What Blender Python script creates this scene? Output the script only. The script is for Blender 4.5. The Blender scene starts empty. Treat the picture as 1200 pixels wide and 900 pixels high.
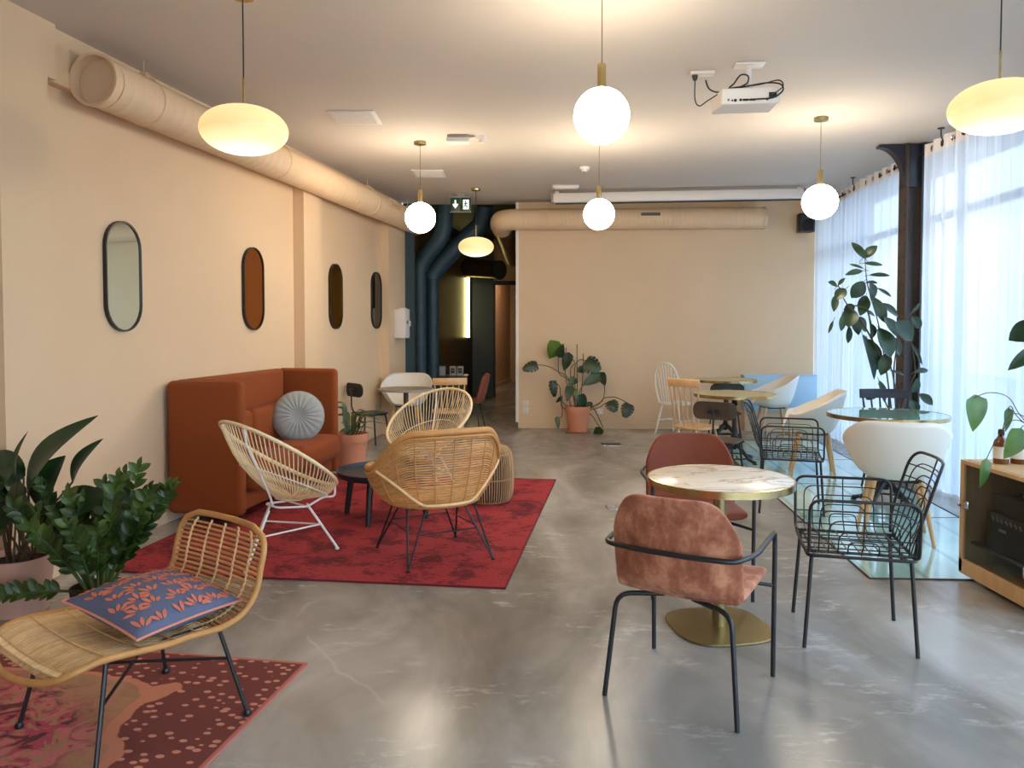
import bpy, bmesh, math, random
from mathutils import Vector, Matrix
S = bpy.context.scene
COL = S.collection
PI = math.pi

# ---------------------------------------------------------------- camera
cam = bpy.data.cameras.new('camera'); camo = bpy.data.objects.new('camera', cam); COL.objects.link(camo)
camo.location = (0, 0, 1.52); camo.rotation_euler = (math.radians(88), 0, 0)
cam.sensor_fit = 'HORIZONTAL'; cam.sensor_width = 36; cam.lens = 27.0
cam.shift_y = -37/1200; cam.clip_start = .05; cam.clip_end = 200
S.camera = camo
# ---------------------------------------------------------------- exposure, sky, sun
S.view_settings.view_transform = 'Standard'; S.view_settings.look = 'None'
S.view_settings.gamma = 1; S.view_settings.exposure = 0.74; S.view_settings.use_curve_mapping = False
S.cycles.max_bounces = 8; S.cycles.diffuse_bounces = 4; S.cycles.glossy_bounces = 3
S.cycles.transmission_bounces = 6; S.cycles.transparent_max_bounces = 16
S.cycles.caustics_reflective = False; S.cycles.caustics_refractive = False
S.cycles.sample_clamp_indirect = 4; S.cycles.use_denoising = True
SKY_STRENGTH = 4.6; SUN_STRENGTH = 6.0; LAMP_STRENGTH = 30.0
w = bpy.data.worlds.new('sky'); S.world = w; w.use_nodes = True
nt = w.node_tree; bg = nt.nodes['Background']
tc = nt.nodes.new('ShaderNodeTexCoord'); sx = nt.nodes.new('ShaderNodeSeparateXYZ'); rp = nt.nodes.new('ShaderNodeValToRGB')
nt.links.new(tc.outputs['Generated'], sx.inputs[0]); nt.links.new(sx.outputs['Z'], rp.inputs[0])
rp.color_ramp.elements[0].position = 0.0; rp.color_ramp.elements[0].color = (.78, .88, 1, 1)
rp.color_ramp.elements[1].position = .8; rp.color_ramp.elements[1].color = (.55, .75, 1, 1)
nt.links.new(rp.outputs[0], bg.inputs['Color']); bg.inputs['Strength'].default_value = SKY_STRENGTH
sun = bpy.data.lights.new('sun', 'SUN'); sun.energy = SUN_STRENGTH; sun.angle = math.radians(2.5); sun.color = (.95, .98, 1)
suno = bpy.data.objects.new('sun', sun); COL.objects.link(suno)
_d = Vector((-.82*math.cos(math.radians(24)), -.57*math.cos(math.radians(24)), -math.sin(math.radians(24))))
suno.rotation_euler = _d.to_track_quat('-Z', 'Y').to_euler(); suno.location = (8, 8, 6)

def portal(loc, direction, sx_, sy_):
    l = bpy.data.lights.new('daylight_portal', 'AREA'); l.shape = 'RECTANGLE'; l.size = sx_; l.size_y = sy_
    o = bpy.data.objects.new('daylight_portal', l); COL.objects.link(o); o.location = loc
    o.rotation_euler = Vector(direction).to_track_quat('-Z', 'Y').to_euler(); l.cycles.is_portal = True

# ---------------------------------------------------------------- mesh helpers
class MB:
    def __init__(s): s.v = []; s.f = []
    def add(s, vs, fs):
        n = len(s.v); s.v += [tuple(v) for v in vs]; s.f += [tuple(i+n for i in f) for f in fs]; return s
    def merge(s, o, M=None):
        s.add([(M @ Vector(v)) for v in o.v] if M else o.v, o.f); return s
    def box(s, c, d, rz=0, M=None, bev=0.0, seg=2):
        bm = bmesh.new(); bmesh.ops.create_cube(bm, size=1)
        for v in bm.verts: v.co = Vector((v.co.x*d[0], v.co.y*d[1], v.co.z*d[2]))
        if bev > 0: bmesh.ops.bevel(bm, geom=bm.edges[:], offset=min(bev, min(d)*.49), segments=seg, affect='EDGES', profile=.5)
        T = Matrix.Translation(c) @ Matrix.Rotation(rz, 4, 'Z')
        if M: T = M @ T
        bm.verts.index_update()
        s.add([T @ v.co for v in bm.verts], [[v.index for v in f.verts] for f in bm.faces]); bm.free(); return s
    def tube(s, pts, r, n=8, closed=False, caps=True, flat=None):
        P = [Vector(p) for p in pts]; m = len(P)
        R = r if isinstance(r, (list, tuple)) else [r]*m
        T = []
        for i in range(m):
            a = P[(i-1) % m] if (closed or i > 0) else P[i]; b = P[(i+1) % m] if (closed or i < m-1) else P[i]
            t = (b-a); T.append(t.normalized() if t.length > 1e-9 else Vector((0, 0, 1)))
        up = Vector((0, 0, 1)) if abs(T[0].z) < .9 else Vector((1, 0, 0))
        N = (up - T[0]*up.dot(T[0])).normalized(); vs = []
        for i in range(m):
            if i > 0:
                N = N - T[i]*N.dot(T[i])
                N = N.normalized() if N.length > 1e-6 else T[i].orthogonal().normalized()
            B = T[i].cross(N)
            for k in range(n):
                a = 2*PI*k/n
                vs.append(P[i] + (N*math.cos(a)*(flat or 1) + B*math.sin(a))*R[i])
        fs = []
        for i in range(m if closed else m-1):
            j = (i+1) % m
            for k in range(n):
                k2 = (k+1) % n; fs.append((i*n+k, i*n+k2, j*n+k2, j*n+k))
        if caps and not closed:
            fs.append(tuple(range(n-1, -1, -1))); fs.append(tuple((m-1)*n+k for k in range(n)))
        return s.add(vs, fs)
    def lathe(s, prof, n=32, c=(0, 0, 0), M=None, sx=1, sy=1, caps=True):
        vs = []; fs = []
        for (r, z) in prof:
            for k in range(n):
                a = 2*PI*k/n; v = Vector((c[0]+r*math.cos(a)*sx, c[1]+r*math.sin(a)*sy, c[2]+z)); vs.append(M @ v if M else v)
        for i in range(len(prof)-1):
            for k in range(n):
                k2 = (k+1) % n; fs.append((i*n+k, i*n+k2, (i+1)*n+k2, (i+1)*n+k))
        if prof[0] == prof[-1]: caps = False
        if caps and prof[0][0] > 1e-5: fs.append(tuple(range(n-1, -1, -1)))
        if caps and prof[-1][0] > 1e-5: fs.append(tuple((len(prof)-1)*n+k for k in range(n)))
        return s.add(vs, fs)
    def grid(s, fn, nu, nv, cu=False):
        vs = []; fs = []
        for j in range(nv+1):
            for i in range(nu if cu else nu+1): vs.append(fn(i/nu, j/nv))
        W_ = nu if cu else nu+1
        for j in range(nv):
            for i in range(nu):
                i2 = (i+1) % W_ if cu else i+1
                fs.append((j*W_+i, j*W_+i2, (j+1)*W_+i2, (j+1)*W_+i))
        return s.add(vs, fs)
    def prism(s, poly, z0, z1, M=None):
        n = len(poly); vs = [Vector((p[0], p[1], z0)) for p in poly]+[Vector((p[0], p[1], z1)) for p in poly]
        if M: vs = [M @ v for v in vs]
        return s.add(vs, [tuple(range(n-1, -1, -1)), tuple(range(n, 2*n))]+[(i, (i+1) % n, n+(i+1) % n, n+i) for i in range(n)])
    def build(s, name, mat, parent=None, smooth=True, solid=0, sub=0, bev=0, offset=0, **props):
        me = bpy.data.meshes.new(name); me.from_pydata(s.v, [], s.f); me.update()
        bm = bmesh.new(); bm.from_mesh(me)
        bmesh.ops.remove_doubles(bm, verts=bm.verts, dist=1e-6)
        bmesh.ops.recalc_face_normals(bm, faces=bm.faces); bm.to_mesh(me); bm.free()
        me.materials.append(mat)
        if smooth:
            me.shade_smooth()
            me.set_sharp_from_angle(angle=math.radians(38))
        o = bpy.data.objects.new(name, me); COL.objects.link(o)
        if parent: o.parent = parent
        if solid:
            m = o.modifiers.new('solid', 'SOLIDIFY'); m.thickness = solid; m.offset = offset
        if bev:
            m = o.modifiers.new('bevel', 'BEVEL'); m.width = bev; m.segments = 2; m.limit_method = 'ANGLE'
        if sub:
            m = o.modifiers.new('sub', 'SUBSURF'); m.levels = sub; m.render_levels = sub
        for k, v in props.items(): o[k] = v
        return o

def fillet(pts, r, k=5, closed=False):
    P = [Vector(p) for p in pts]; out = []; n = len(P)
    for i in range(n):
        if not closed and i in (0, n-1): out.append(P[i]); continue
        a, b, c = P[i-1], P[i], P[(i+1) % n]; d1 = (a-b); d2 = (c-b)
        q = min(r, d1.length*.49, d2.length*.49); p1 = b+d1.normalized()*q; p2 = b+d2.normalized()*q
        for j in range(k+1):
            t = j/k; out.append(p1*(1-t)**2+b*2*t*(1-t)+p2*t*t)
    return out
def smooth_path(pts, k=6, closed=False):
    P = [Vector(p) for p in pts]; n = len(P); out = []
    g = (lambda i: P[i % n]) if closed else (lambda i: P[max(0, min(n-1, i))])
    for i in range(n if closed else n-1):
        p0, p1, p2, p3 = g(i-1), g(i), g(i+1), g(i+2)
        for j in range(k):
            t = j/k
            out.append(.5*((2*p1)+(-p0+p2)*t+(2*p0-5*p1+4*p2-p3)*t*t+(-p0+3*p1-3*p2+p3)*t**3))
    if not closed: out.append(P[-1])
    return out
def rrect(w_, h_, r, k=6, n2=None):
    out = []
    for (cx, cy, a0) in ((w_/2-r, h_/2-r, 0), (-w_/2+r, h_/2-r, 90), (-w_/2+r, -h_/2+r, 180), (w_/2-r, -h_/2+r, 270)):
        for j in range(k+1):
            a = math.radians(a0+90*j/k); out.append((cx+r*math.cos(a), cy+r*math.sin(a)))
    return out

def setp(o, label=None, cat=None, group=None, kind=None):
    if label: o['label'] = label
    if cat: o['category'] = cat
    if group: o['group'] = group
    if kind: o['kind'] = kind
    return o
def thing(name, label, cat, loc=(0, 0, 0), rz=0, group=None):
    o = bpy.data.objects.new(name, None); COL.objects.link(o); o.empty_display_size = .1
    o.location = loc; o.rotation_euler = (0, 0, rz); return setp(o, label, cat, group)
def dup(root, loc, rz, label, group=None):
    def cp(o, par):
        c = o.copy(); COL.objects.link(c); c.parent = par
        if par is not None and o.parent is not None: c.matrix_parent_inverse = o.matrix_parent_inverse.copy()
        for ch in o.children: cp(ch, c)
        return c
    r = cp(root, None); r.location = loc; r.rotation_euler = (0, 0, rz); r['label'] = label
    if group: r['group'] = group
    return r

# ---------------------------------------------------------------- materials
def srgb(r, g, b):
    f = lambda c: (c/255/12.92) if c/255 <= .04045 else ((c/255+.055)/1.055)**2.4
    return (f(r), f(g), f(b))
def mat(name, col, rough=.5, metal=0, vary=.0, scale=8, bump=0, bscale=60, coat=0, sheen=0, emis=None, estr=0, spec=None, stretch=(1, 1, 1), alpha=None, trans=0):
    m = bpy.data.materials.new(name); m.use_nodes = True; nt = m.node_tree; b = nt.nodes['Principled BSDF']
    b.inputs['Base Color'].default_value = (*col, 1); b.inputs['Roughness'].default_value = rough; b.inputs['Metallic'].default_value = metal
    if coat: b.inputs['Coat Weight'].default_value = coat; b.inputs['Coat Roughness'].default_value = .08
    if sheen: b.inputs['Sheen Weight'].default_value = sheen; b.inputs['Sheen Roughness'].default_value = .4
    if spec is not None: b.inputs['Specular IOR Level'].default_value = spec
    if trans: b.inputs['Transmission Weight'].default_value = trans
    if emis: b.inputs['Emission Color'].default_value = (*emis, 1); b.inputs['Emission Strength'].default_value = estr
    tc = mp = None
    if vary or bump:
        tc = nt.nodes.new('ShaderNodeTexCoord'); mp = nt.nodes.new('ShaderNodeMapping'); mp.inputs['Scale'].default_value = stretch
        nt.links.new(tc.outputs['Object'], mp.inputs[0])
    if vary:
        n = nt.nodes.new('ShaderNodeTexNoise'); n.inputs['Scale'].default_value = scale; n.inputs['Detail'].default_value = 5; n.inputs['Roughness'].default_value = .6
        nt.links.new(mp.outputs[0], n.inputs[0])
        r = nt.nodes.new('ShaderNodeValToRGB'); r.color_ramp.elements[0].position = .3; r.color_ramp.elements[1].position = .7
        r.color_ramp.elements[0].color = (*[max(0, c*(1-vary)) for c in col], 1); r.color_ramp.elements[1].color = (*[min(1, c*(1+vary)) for c in col], 1)
        nt.links.new(n.outputs['Fac'], r.inputs[0]); nt.links.new(r.outputs[0], b.inputs['Base Color'])
    if bump:
        n = nt.nodes.new('ShaderNodeTexNoise'); n.inputs['Scale'].default_value = bscale; n.inputs['Detail'].default_value = 4
        nt.links.new(mp.outputs[0], n.inputs[0]); bp = nt.nodes.new('ShaderNodeBump'); bp.inputs['Strength'].default_value = bump; bp.inputs['Distance'].default_value = .01
        nt.links.new(n.outputs['Fac'], bp.inputs['Height']); nt.links.new(bp.outputs[0], b.inputs['Normal'])
    return m
def node(m, t, **kw):
    n = m.node_tree.nodes.new(t)
    for k, v in kw.items():
        if hasattr(n, k): setattr(n, k, v)
        else: n.inputs[k.replace('_', ' ')].default_value = v
    return n
def link(m, a, b): m.node_tree.links.new(a, b)
def bsdf(m): return m.node_tree.nodes['Principled BSDF']
def ramp(m, src, stops, interp='LINEAR'):
    r = m.node_tree.nodes.new('ShaderNodeValToRGB'); r.color_ramp.interpolation = interp
    e = r.color_ramp.elements
    e[0].position, e[0].color = stops[0][0], (*stops[0][1], 1); e[1].position, e[1].color = stops[-1][0], (*stops[-1][1], 1)
    for p, c in stops[1:-1]:
        x = e.new(p); x.color = (*c, 1)
    link(m, src, r.inputs[0]); return r
def mixc(m, fac, a, b, mode='MIX'):
    n = m.node_tree.nodes.new('ShaderNodeMix'); n.data_type = 'RGBA'; n.blend_type = mode
    for s_, v in ((n.inputs[0], fac), (n.inputs[6], a), (n.inputs[7], b)):
        if isinstance(v, (int, float)): s_.default_value = v
        elif isinstance(v, tuple): s_.default_value = (*v, 1)
        else: link(m, v, s_)
    return n.outputs[2]
def mathn(m, op, a, b=0.0):
    n = m.node_tree.nodes.new('ShaderNodeMath'); n.operation = op
    for s_, v in ((n.inputs[0], a), (n.inputs[1], b)):
        if isinstance(v, (int, float)): s_.default_value = v
        else: link(m, v, s_)
    return n.outputs[0]
def coords(m, scale=(1, 1, 1), rot=(0, 0, 0)):
    tc = m.node_tree.nodes.new('ShaderNodeTexCoord'); mp = m.node_tree.nodes.new('ShaderNodeMapping')
    mp.inputs['Scale'].default_value = scale; mp.inputs['Rotation'].default_value = rot; link(m, tc.outputs['Object'], mp.inputs[0]); return mp.outputs[0]

M = {}
M['wall'] = mat('beige_plaster', srgb(223, 194, 158), .85, vary=.02, scale=1.5)
M['ceiling'] = mat('grey_white_ceiling_paint', srgb(206, 196, 186), .8, vary=.02, scale=1)
M['trimwhite'] = mat('white_trim_paint', srgb(235, 228, 222), .5)
M['duct'] = mat('beige_painted_duct', srgb(226, 195, 158), .6, vary=.03, scale=4)
M['teal'] = mat('dark_teal_paint', srgb(34, 58, 66), .6, vary=.1, scale=3)
M['teal_duct'] = mat('dark_teal_duct', srgb(36, 62, 72), .55)
M['darkwall'] = mat('dark_brown_black_panel', srgb(66, 54, 38), .35, vary=.15, scale=2, stretch=(1, 1, .2))
M['darkceil'] = mat('black_ceiling_paint', srgb(34, 28, 24), .5)
M['darkgreen'] = mat('dark_green_door', srgb(60, 66, 50), .4)
M['bronze'] = mat('bronze_duct_metal', srgb(120, 92, 66), .35, metal=.7)
M['black'] = mat('black_powder_coated_steel', srgb(30, 30, 32), .4)
M['blackplastic'] = mat('black_plastic', srgb(24, 24, 26), .45)
M['castiron'] = mat('black_cast_iron', srgb(24, 24, 26), .5, bump=.1)
M['whitemetal'] = mat('white_lacquered_steel', srgb(240, 238, 232), .3)
M['whiteplastic'] = mat('white_shell_plastic', srgb(236, 230, 220), .4)
M['whiteequip'] = mat('white_equipment_plastic', srgb(228, 222, 216), .45)
M['greyplastic'] = mat('grey_plastic', srgb(150, 145, 140), .5)
M['brass'] = mat('brushed_brass', srgb(196, 174, 124), .26, metal=1.0, vary=.06, scale=30, stretch=(1, 1, .05))
M['brassdark'] = mat('aged_brass', srgb(150, 134, 92), .35, metal=.9, vary=.12, scale=3)
M['chrome'] = mat('chrome', srgb(210, 210, 210), .15, metal=1)
M['terracotta'] = mat('terracotta', srgb(206, 138, 106), .8, vary=.08, scale=6, bump=.1)
M['pinkpot'] = mat('pale_pink_pot', srgb(206, 160, 140), .75, vary=.04, scale=5)
M['soil'] = mat('potting_soil', srgb(48, 34, 24), .95, vary=.4, scale=40, bump=.6, bscale=80)
M['orange'] = mat('burnt_orange_wool', srgb(140, 66, 17), .9, vary=.07, scale=120, bump=.25, bscale=500, sheen=.04)
M['greyvelvet'] = mat('grey_velvet', srgb(158, 162, 158), .8, vary=.05, scale=10, sheen=.15)
M['rope'] = mat('natural_cord', srgb(244, 220, 176), .6, vary=.08, scale=30)
M['rattan'] = mat('honey_rattan', srgb(222, 164, 100), .5, vary=.18, scale=22, stretch=(1, 1, 3))
M['rattandark'] = mat('brown_rattan_pole', srgb(200, 142, 80), .45, vary=.15, scale=12)
M['rattanpale'] = mat('pale_split_rattan', srgb(248, 202, 148), .5, vary=.15, scale=26)
M['canegrey'] = mat('weathered_cane', srgb(196, 160, 116), .6, vary=.3, scale=30, stretch=(1, 1, .15))
def strands(m, k=.22):
    g = m.node_tree.nodes.new('ShaderNodeNewGeometry'); b = bsdf(m); s_ = b.inputs['Base Color'].links[0].from_socket
    r = ramp(m, g.outputs['Random Per Island'], [(0, (1-k*1.6, 1-k*1.9, 1-k*2.2)), (.5, (1-k*.5,)*3), (1, (1, 1, 1))])
    link(m, mixc(m, 1.0, s_, r.outputs[0], 'MULTIPLY'), b.inputs['Base Color'])
M['wood'] = mat('light_oak', srgb(204, 164, 116), .45, vary=.14, scale=14, stretch=(1, 1, .12))
M['woodh'] = mat('light_beech', srgb(218, 174, 124), .45, vary=.12, scale=14, stretch=(1, .12, 1))
M['darkply'] = mat('dark_stained_plywood', srgb(78, 62, 50), .4, vary=.15, scale=10)
M['darkblue'] = mat('dark_blue_black_paint', srgb(32, 36, 50), .45)
M['dsteel'] = mat('dark_riveted_steel', srgb(66, 56, 52), .55, vary=.12, scale=5)
M['stem'] = mat('brown_green_stem', srgb(84, 66, 40), .6, vary=.2, scale=20)
M['greenstem'] = mat('green_stem', srgb(70, 90, 40), .5, vary=.2, scale=20)
for k_, a_ in (('rattan', .2), ('rattanpale', .13), ('canegrey', .22)): strands(M[k_], a_)
strands(M['rope'], .12)
def leafmat(name, col, dark, rough=.35):
    m = mat(name, col, rough); c = coords(m)
    n = node(m, 'ShaderNodeTexNoise', Scale=7.0); link(m, c, n.inputs[0])
    r = ramp(m, n.outputs['Fac'], [(.3, dark), (.7, col)]); link(m, r.outputs[0], bsdf(m).inputs['Base Color'])
    return m
M['leafdark'] = leafmat('dark_green_leaf', srgb(44, 70, 34), srgb(18, 42, 22))
M['leafmid'] = leafmat('glossy_green_leaf', srgb(92, 126, 44), srgb(40, 78, 26))
M['leafzz'] = leafmat('olive_green_leaf', srgb(76, 100, 36), srgb(28, 50, 18), .4)
M['leafgrey'] = leafmat('grey_green_leaf', srgb(96, 106, 66), srgb(50, 66, 40), .5)
M['leaflight'] = leafmat('light_green_leaf', srgb(96, 128, 62), srgb(56, 88, 40))
M['glassdark'] = mat('dark_tinted_glass', srgb(28, 36, 40), .05, spec=.8)
M['amber'] = mat('amber_brown_glass', srgb(110, 58, 22), .1, coat=.6)
M['label'] = mat('white_paper_label', srgb(232, 226, 212), .7)
M['cardgrey'] = mat('grey_card', srgb(168, 164, 158), .7)
M['paleblue'] = mat('pale_blue_panel', srgb(172, 204, 224), .4)
M['lamp'] = mat('warm_glowing_opal_glass', (1, .95, .85), .3, emis=(1, .84, .62), estr=LAMP_STRENGTH)
def lampdisc():
    m = mat('warm_opal_disc_glass', (.5, .4, .25), .3, emis=(1, .70, .34), estr=.85)
    tc = m.node_tree.nodes.new('ShaderNodeTexCoord'); s_ = node(m, 'ShaderNodeSeparateXYZ'); link(m, tc.outputs['Generated'], s_.inputs[0])
    r = ramp(m, s_.outputs['Z'], [(0, (1.0, .95, .8)), (.10, (1, .86, .55)), (.2, (.85, .62, .32)), (.45, (.60, .40, .16)), (1, (.80, .58, .28))])
    link(m, r.outputs[0], bsdf(m).inputs['Emission Color']); return m
M['lampdisc'] = lampdisc()
M['led'] = mat('yellow_led_strip', (1, .9, .5), .4, emis=(1, .82, .30), estr=9)
M['signgreen'] = mat('exit_sign_green', srgb(22, 50, 36), .4, emis=srgb(20, 60, 40), estr=.15)
M['signwhite'] = mat('exit_sign_lit_symbol', (1, 1, 1), .4, emis=(.9, 1, .9), estr=.45)
def mirror(name, tint, rough=.03):
    return mat(name, tint, rough, metal=1)
M['mir_silver'] = mirror('pale_mirror_glass', srgb(236, 252, 248)); M['mir_amber'] = mirror('amber_mirror_glass', srgb(168, 104, 44))
M['mir_gold'] = mirror('gold_mirror_glass', srgb(250, 214, 140)); M['mir_black'] = mirror('smoked_black_mirror_glass', srgb(60, 58, 58))
def clear_glass(name, tint=(1, 1, 1), gl=.12):
    m = bpy.data.materials.new(name); m.use_nodes = True; nt = m.node_tree; nt.nodes.remove(nt.nodes['Principled BSDF']); out = nt.nodes['Material Output']
    t = nt.nodes.new('ShaderNodeBsdfTransparent'); t.inputs[0].default_value = (*tint, 1); g = nt.nodes.new('ShaderNodeBsdfGlossy'); g.inputs['Roughness'].default_value = .03
    mx = nt.nodes.new('ShaderNodeMixShader'); fr = nt.nodes.new('ShaderNodeLayerWeight'); fr.inputs[0].default_value = .5
    pw = nt.nodes.new('ShaderNodeMath'); pw.operation = 'POWER'; pw.inputs[1].default_value = 5
    nt.links.new(fr.outputs['Facing'], pw.inputs[0])
    mt = nt.nodes.new('ShaderNodeMath'); mt.operation = 'MULTIPLY_ADD'; mt.inputs[1].default_value = gl*6; mt.inputs[2].default_value = .03; mt.use_clamp = True
    nt.links.new(pw.outputs[0], mt.inputs[0]); nt.links.new(mt.outputs[0], mx.inputs[0]); nt.links.new(t.outputs[0], mx.inputs[1]); nt.links.new(g.outputs[0], mx.inputs[2]); nt.links.new(mx.outputs[0], out.inputs[0]); return m
M['pane'] = clear_glass('window_glass', (.92, .97, 1), .12)
M['clear'] = clear_glass('clear_glass', (.9, .95, .93), .12)
M['smoke'] = clear_glass('smoked_glass', (.78, .80, .80), .03)
def sheer():
    m = bpy.data.materials.new('sheer_white_voile'); m.use_nodes = True; nt = m.node_tree; nt.nodes.remove(nt.nodes['Principled BSDF']); out = nt.nodes['Material Output']
    t = nt.nodes.new('ShaderNodeBsdfTransparent'); d = nt.nodes.new('ShaderNodeBsdfDiffuse'); l = nt.nodes.new('ShaderNodeBsdfTranslucent')
    d.inputs[0].default_value = (.86, .88, .92, 1); l.inputs[0].default_value = (.72, .80, .90, 1)
    a = nt.nodes.new('ShaderNodeMixShader'); a.inputs[0].default_value = .62; nt.links.new(d.outputs[0], a.inputs[1]); nt.links.new(l.outputs[0], a.inputs[2])
    b = nt.nodes.new('ShaderNodeMixShader')
    # threads cover more when seen at a slant
    lw = nt.nodes.new('ShaderNodeLayerWeight'); lw.inputs[0].default_value = .35
    mr = nt.nodes.new('ShaderNodeMapRange'); mr.inputs['To Min'].default_value = .84; mr.inputs['To Max'].default_value = .99
    nt.links.new(lw.outputs['Facing'], mr.inputs[0]); nt.links.new(mr.outputs[0], b.inputs[0])
    nt.links.new(t.outputs[0], b.inputs[1]); nt.links.new(a.outputs[0], b.inputs[2]); nt.links.new(b.outputs[0], out.inputs[0]); return m
M['sheer'] = sheer()
M['header'] = mat('curtain_header_tape', srgb(222, 218, 222), .9)
def velvet():
    m = mat('dusty_pink_velvet', srgb(178, 112, 88), .8, sheen=.2); c = coords(m, (1, 1, .7))
    n = node(m, 'ShaderNodeTexNoise', Scale=11.0, Detail=7.0, Roughness=.68, Distortion=.15); link(m, c, n.inputs[0])
    r = ramp(m, n.outputs['Fac'], [(.36, srgb(138, 76, 50)), (.5, srgb(172, 104, 74)), (.64, srgb(210, 144, 110))]); link(m, r.outputs[0], bsdf(m).inputs['Base Color'])
    return m
M['velvet'] = velvet()
M['velvetdark'] = mat('rust_brown_velvet', srgb(124, 58, 34), .8, vary=.1, scale=9, sheen=.08)
def concrete():
    m = mat('polished_concrete', (.3, .28, .25), .3); c = coords(m)
    c1 = coords(m, (1.5, .6, 1), (0, 0, .6)); n1 = node(m, 'ShaderNodeTexNoise', Scale=.9, Detail=5.0, Roughness=.55, Distortion=.8); link(m, c1, n1.inputs[0])
    base = ramp(m, n1.outputs['Fac'], [(.30, srgb(110, 104, 96)), (.44, srgb(137, 131, 123)), (.54, srgb(156, 150, 143)), (.66, srgb(180, 175, 169))]).outputs[0]
    n2 = node(m, 'ShaderNodeTexNoise', Scale=5.0, Detail=4.0, Roughness=.5); link(m, c, n2.inputs[0])
    base = mixc(m, .07, base, ramp(m, n2.outputs['Fac'], [(.3, (.2, .19, .17)), (.7, (.75, .72, .68))]).outputs[0], 'OVERLAY')
    c2 = coords(m, (1.0, 2.6, 1), (0, 0, .35))
    n3 = node(m, 'ShaderNodeTexNoise', Scale=4.5, Detail=9.0, Roughness=.75, Distortion=.2); link(m, c2, n3.inputs[0])
    n4 = node(m, 'ShaderNodeTexNoise', Scale=1.5, Detail=2.0); link(m, c, n4.inputs[0])
    sc = mathn(m, 'MULTIPLY', ramp(m, n3.outputs['Fac'], [(.53, (0, 0, 0)), (.62, (1, 1, 1))]).outputs[0], ramp(m, n4.outputs['Fac'], [(.50, (0, 0, 0)), (.60, (1, 1, 1))]).outputs[0])
    base = mixc(m, mathn(m, 'MULTIPLY', sc, .45), base, srgb(214, 209, 202))
    v = node(m, 'ShaderNodeTexVoronoi', feature='DISTANCE_TO_EDGE', Scale=.33)
    dn = node(m, 'ShaderNodeTexNoise', Scale=1.6, Detail=3.0); link(m, c, dn.inputs[0])
    va = node(m, 'ShaderNodeVectorMath', operation='ADD'); sv = node(m, 'ShaderNodeVectorMath', operation='SCALE'); sv.inputs['Scale'].default_value = .35
    link(m, dn.outputs['Color'], sv.inputs[0]); link(m, c, va.inputs[0]); link(m, sv.outputs[0], va.inputs[1]); link(m, va.outputs[0], v.inputs['Vector'])
    cr = ramp(m, v.outputs['Distance'], [(0, (1, 1, 1)), (.004, (0, 0, 0))]).outputs[0]
    n5 = node(m, 'ShaderNodeTexNoise', Scale=.8); link(m, c, n5.inputs[0])
    cr = mathn(m, 'MULTIPLY', cr, ramp(m, n5.outputs['Fac'], [(.47, (0, 0, 0)), (.53, (1, 1, 1))]).outputs[0])
    base = mixc(m, mathn(m, 'MULTIPLY', cr, .6), base, srgb(196, 190, 182))
    link(m, base, bsdf(m).inputs['Base Color'])
    bsdf(m).inputs['Roughness'].default_value = .27
    return m
M['concrete'] = concrete()
def marble():
    m = mat('cream_veined_marble', srgb(236, 226, 210), .25); c = coords(m, (1, 2.6, 1), (0, 0, .5))
    n = node(m, 'ShaderNodeTexNoise', Scale=3.2, Detail=8.0, Roughness=.6, Distortion=1.2); link(m, c, n.inputs[0])
    r = ramp(m, n.outputs['Fac'], [(.30, srgb(228, 210, 188)), (.44, srgb(242, 234, 222)), (.52, srgb(238, 228, 214)), (.56, srgb(188, 166, 144)), (.59, srgb(238, 230, 218)), (.8, srgb(226, 212, 194))])
    link(m, r.outputs[0], bsdf(m).inputs['Base Color']); return m
M['marble'] = marble()
def glassfloor():
    m = mat('pale_aqua_glass_floor', srgb(176, 214, 206), .06, spec=.9, coat=.4); c = coords(m)
    s_ = node(m, 'ShaderNodeSeparateXYZ'); link(m, c, s_.inputs[0])
    f = mathn(m, 'FRACT', mathn(m, 'MULTIPLY', s_.outputs['X'], 3.1))
    st = ramp(m, f, [(0, (1, 1, 1)), (.10, (1, 1, 1)), (.13, (0, 0, 0)), (1, (0, 0, 0))]).outputs[0]
    n = node(m, 'ShaderNodeTexNoise', Scale=1.3, Detail=3.0); link(m, c, n.inputs[0])
    b = ramp(m, n.outputs['Fac'], [(.3, srgb(150, 190, 182)), (.7, srgb(190, 222, 214))]).outputs[0]
    link(m, mixc(m, mathn(m, 'MULTIPLY', st, .5), b, srgb(110, 146, 134)), bsdf(m).inputs['Base Color']); return m
M['glassfloor'] = glassfloor()
def redrug():
    m = mat('mottled_crimson_wool', (.3, .02, .04), .95); c = coords(m)
    n = node(m, 'ShaderNodeTexNoise', Scale=3.4, Detail=12.0, Roughness=.8, Distortion=.3); link(m, c, n.inputs[0])
    c2 = coords(m, (8, 60, 1)); n2 = node(m, 'ShaderNodeTexNoise', Scale=2.0, Detail=3.0); link(m, c2, n2.inputs[0])
    f = mathn(m, 'ADD', mathn(m, 'MULTIPLY', n.outputs['Fac'], .72), mathn(m, 'MULTIPLY', n2.outputs['Fac'], .28))
    v = node(m, 'ShaderNodeTexVoronoi', Scale=5.0, feature='SMOOTH_F1'); link(m, c, v.inputs['Vector'])
    f = mathn(m, 'ADD', f, mathn(m, 'MULTIPLY', mathn(m, 'SUBTRACT', v.outputs['Distance'], .35), .12))
    f = mathn(m, 'ADD', mathn(m, 'MULTIPLY', mathn(m, 'SUBTRACT', f, .52), 1.5), .52)
    r = ramp(m, f, [(.40, srgb(96, 16, 26)), (.47, srgb(124, 20, 32)), (.50, srgb(150, 34, 42)), (.53, srgb(184, 62, 62)), (.56, srgb(140, 26, 38)), (.62, srgb(176, 52, 54)), (.7, srgb(118, 18, 30))])
    link(m, r.outputs[0], bsdf(m).inputs['Base Color']); return m
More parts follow.
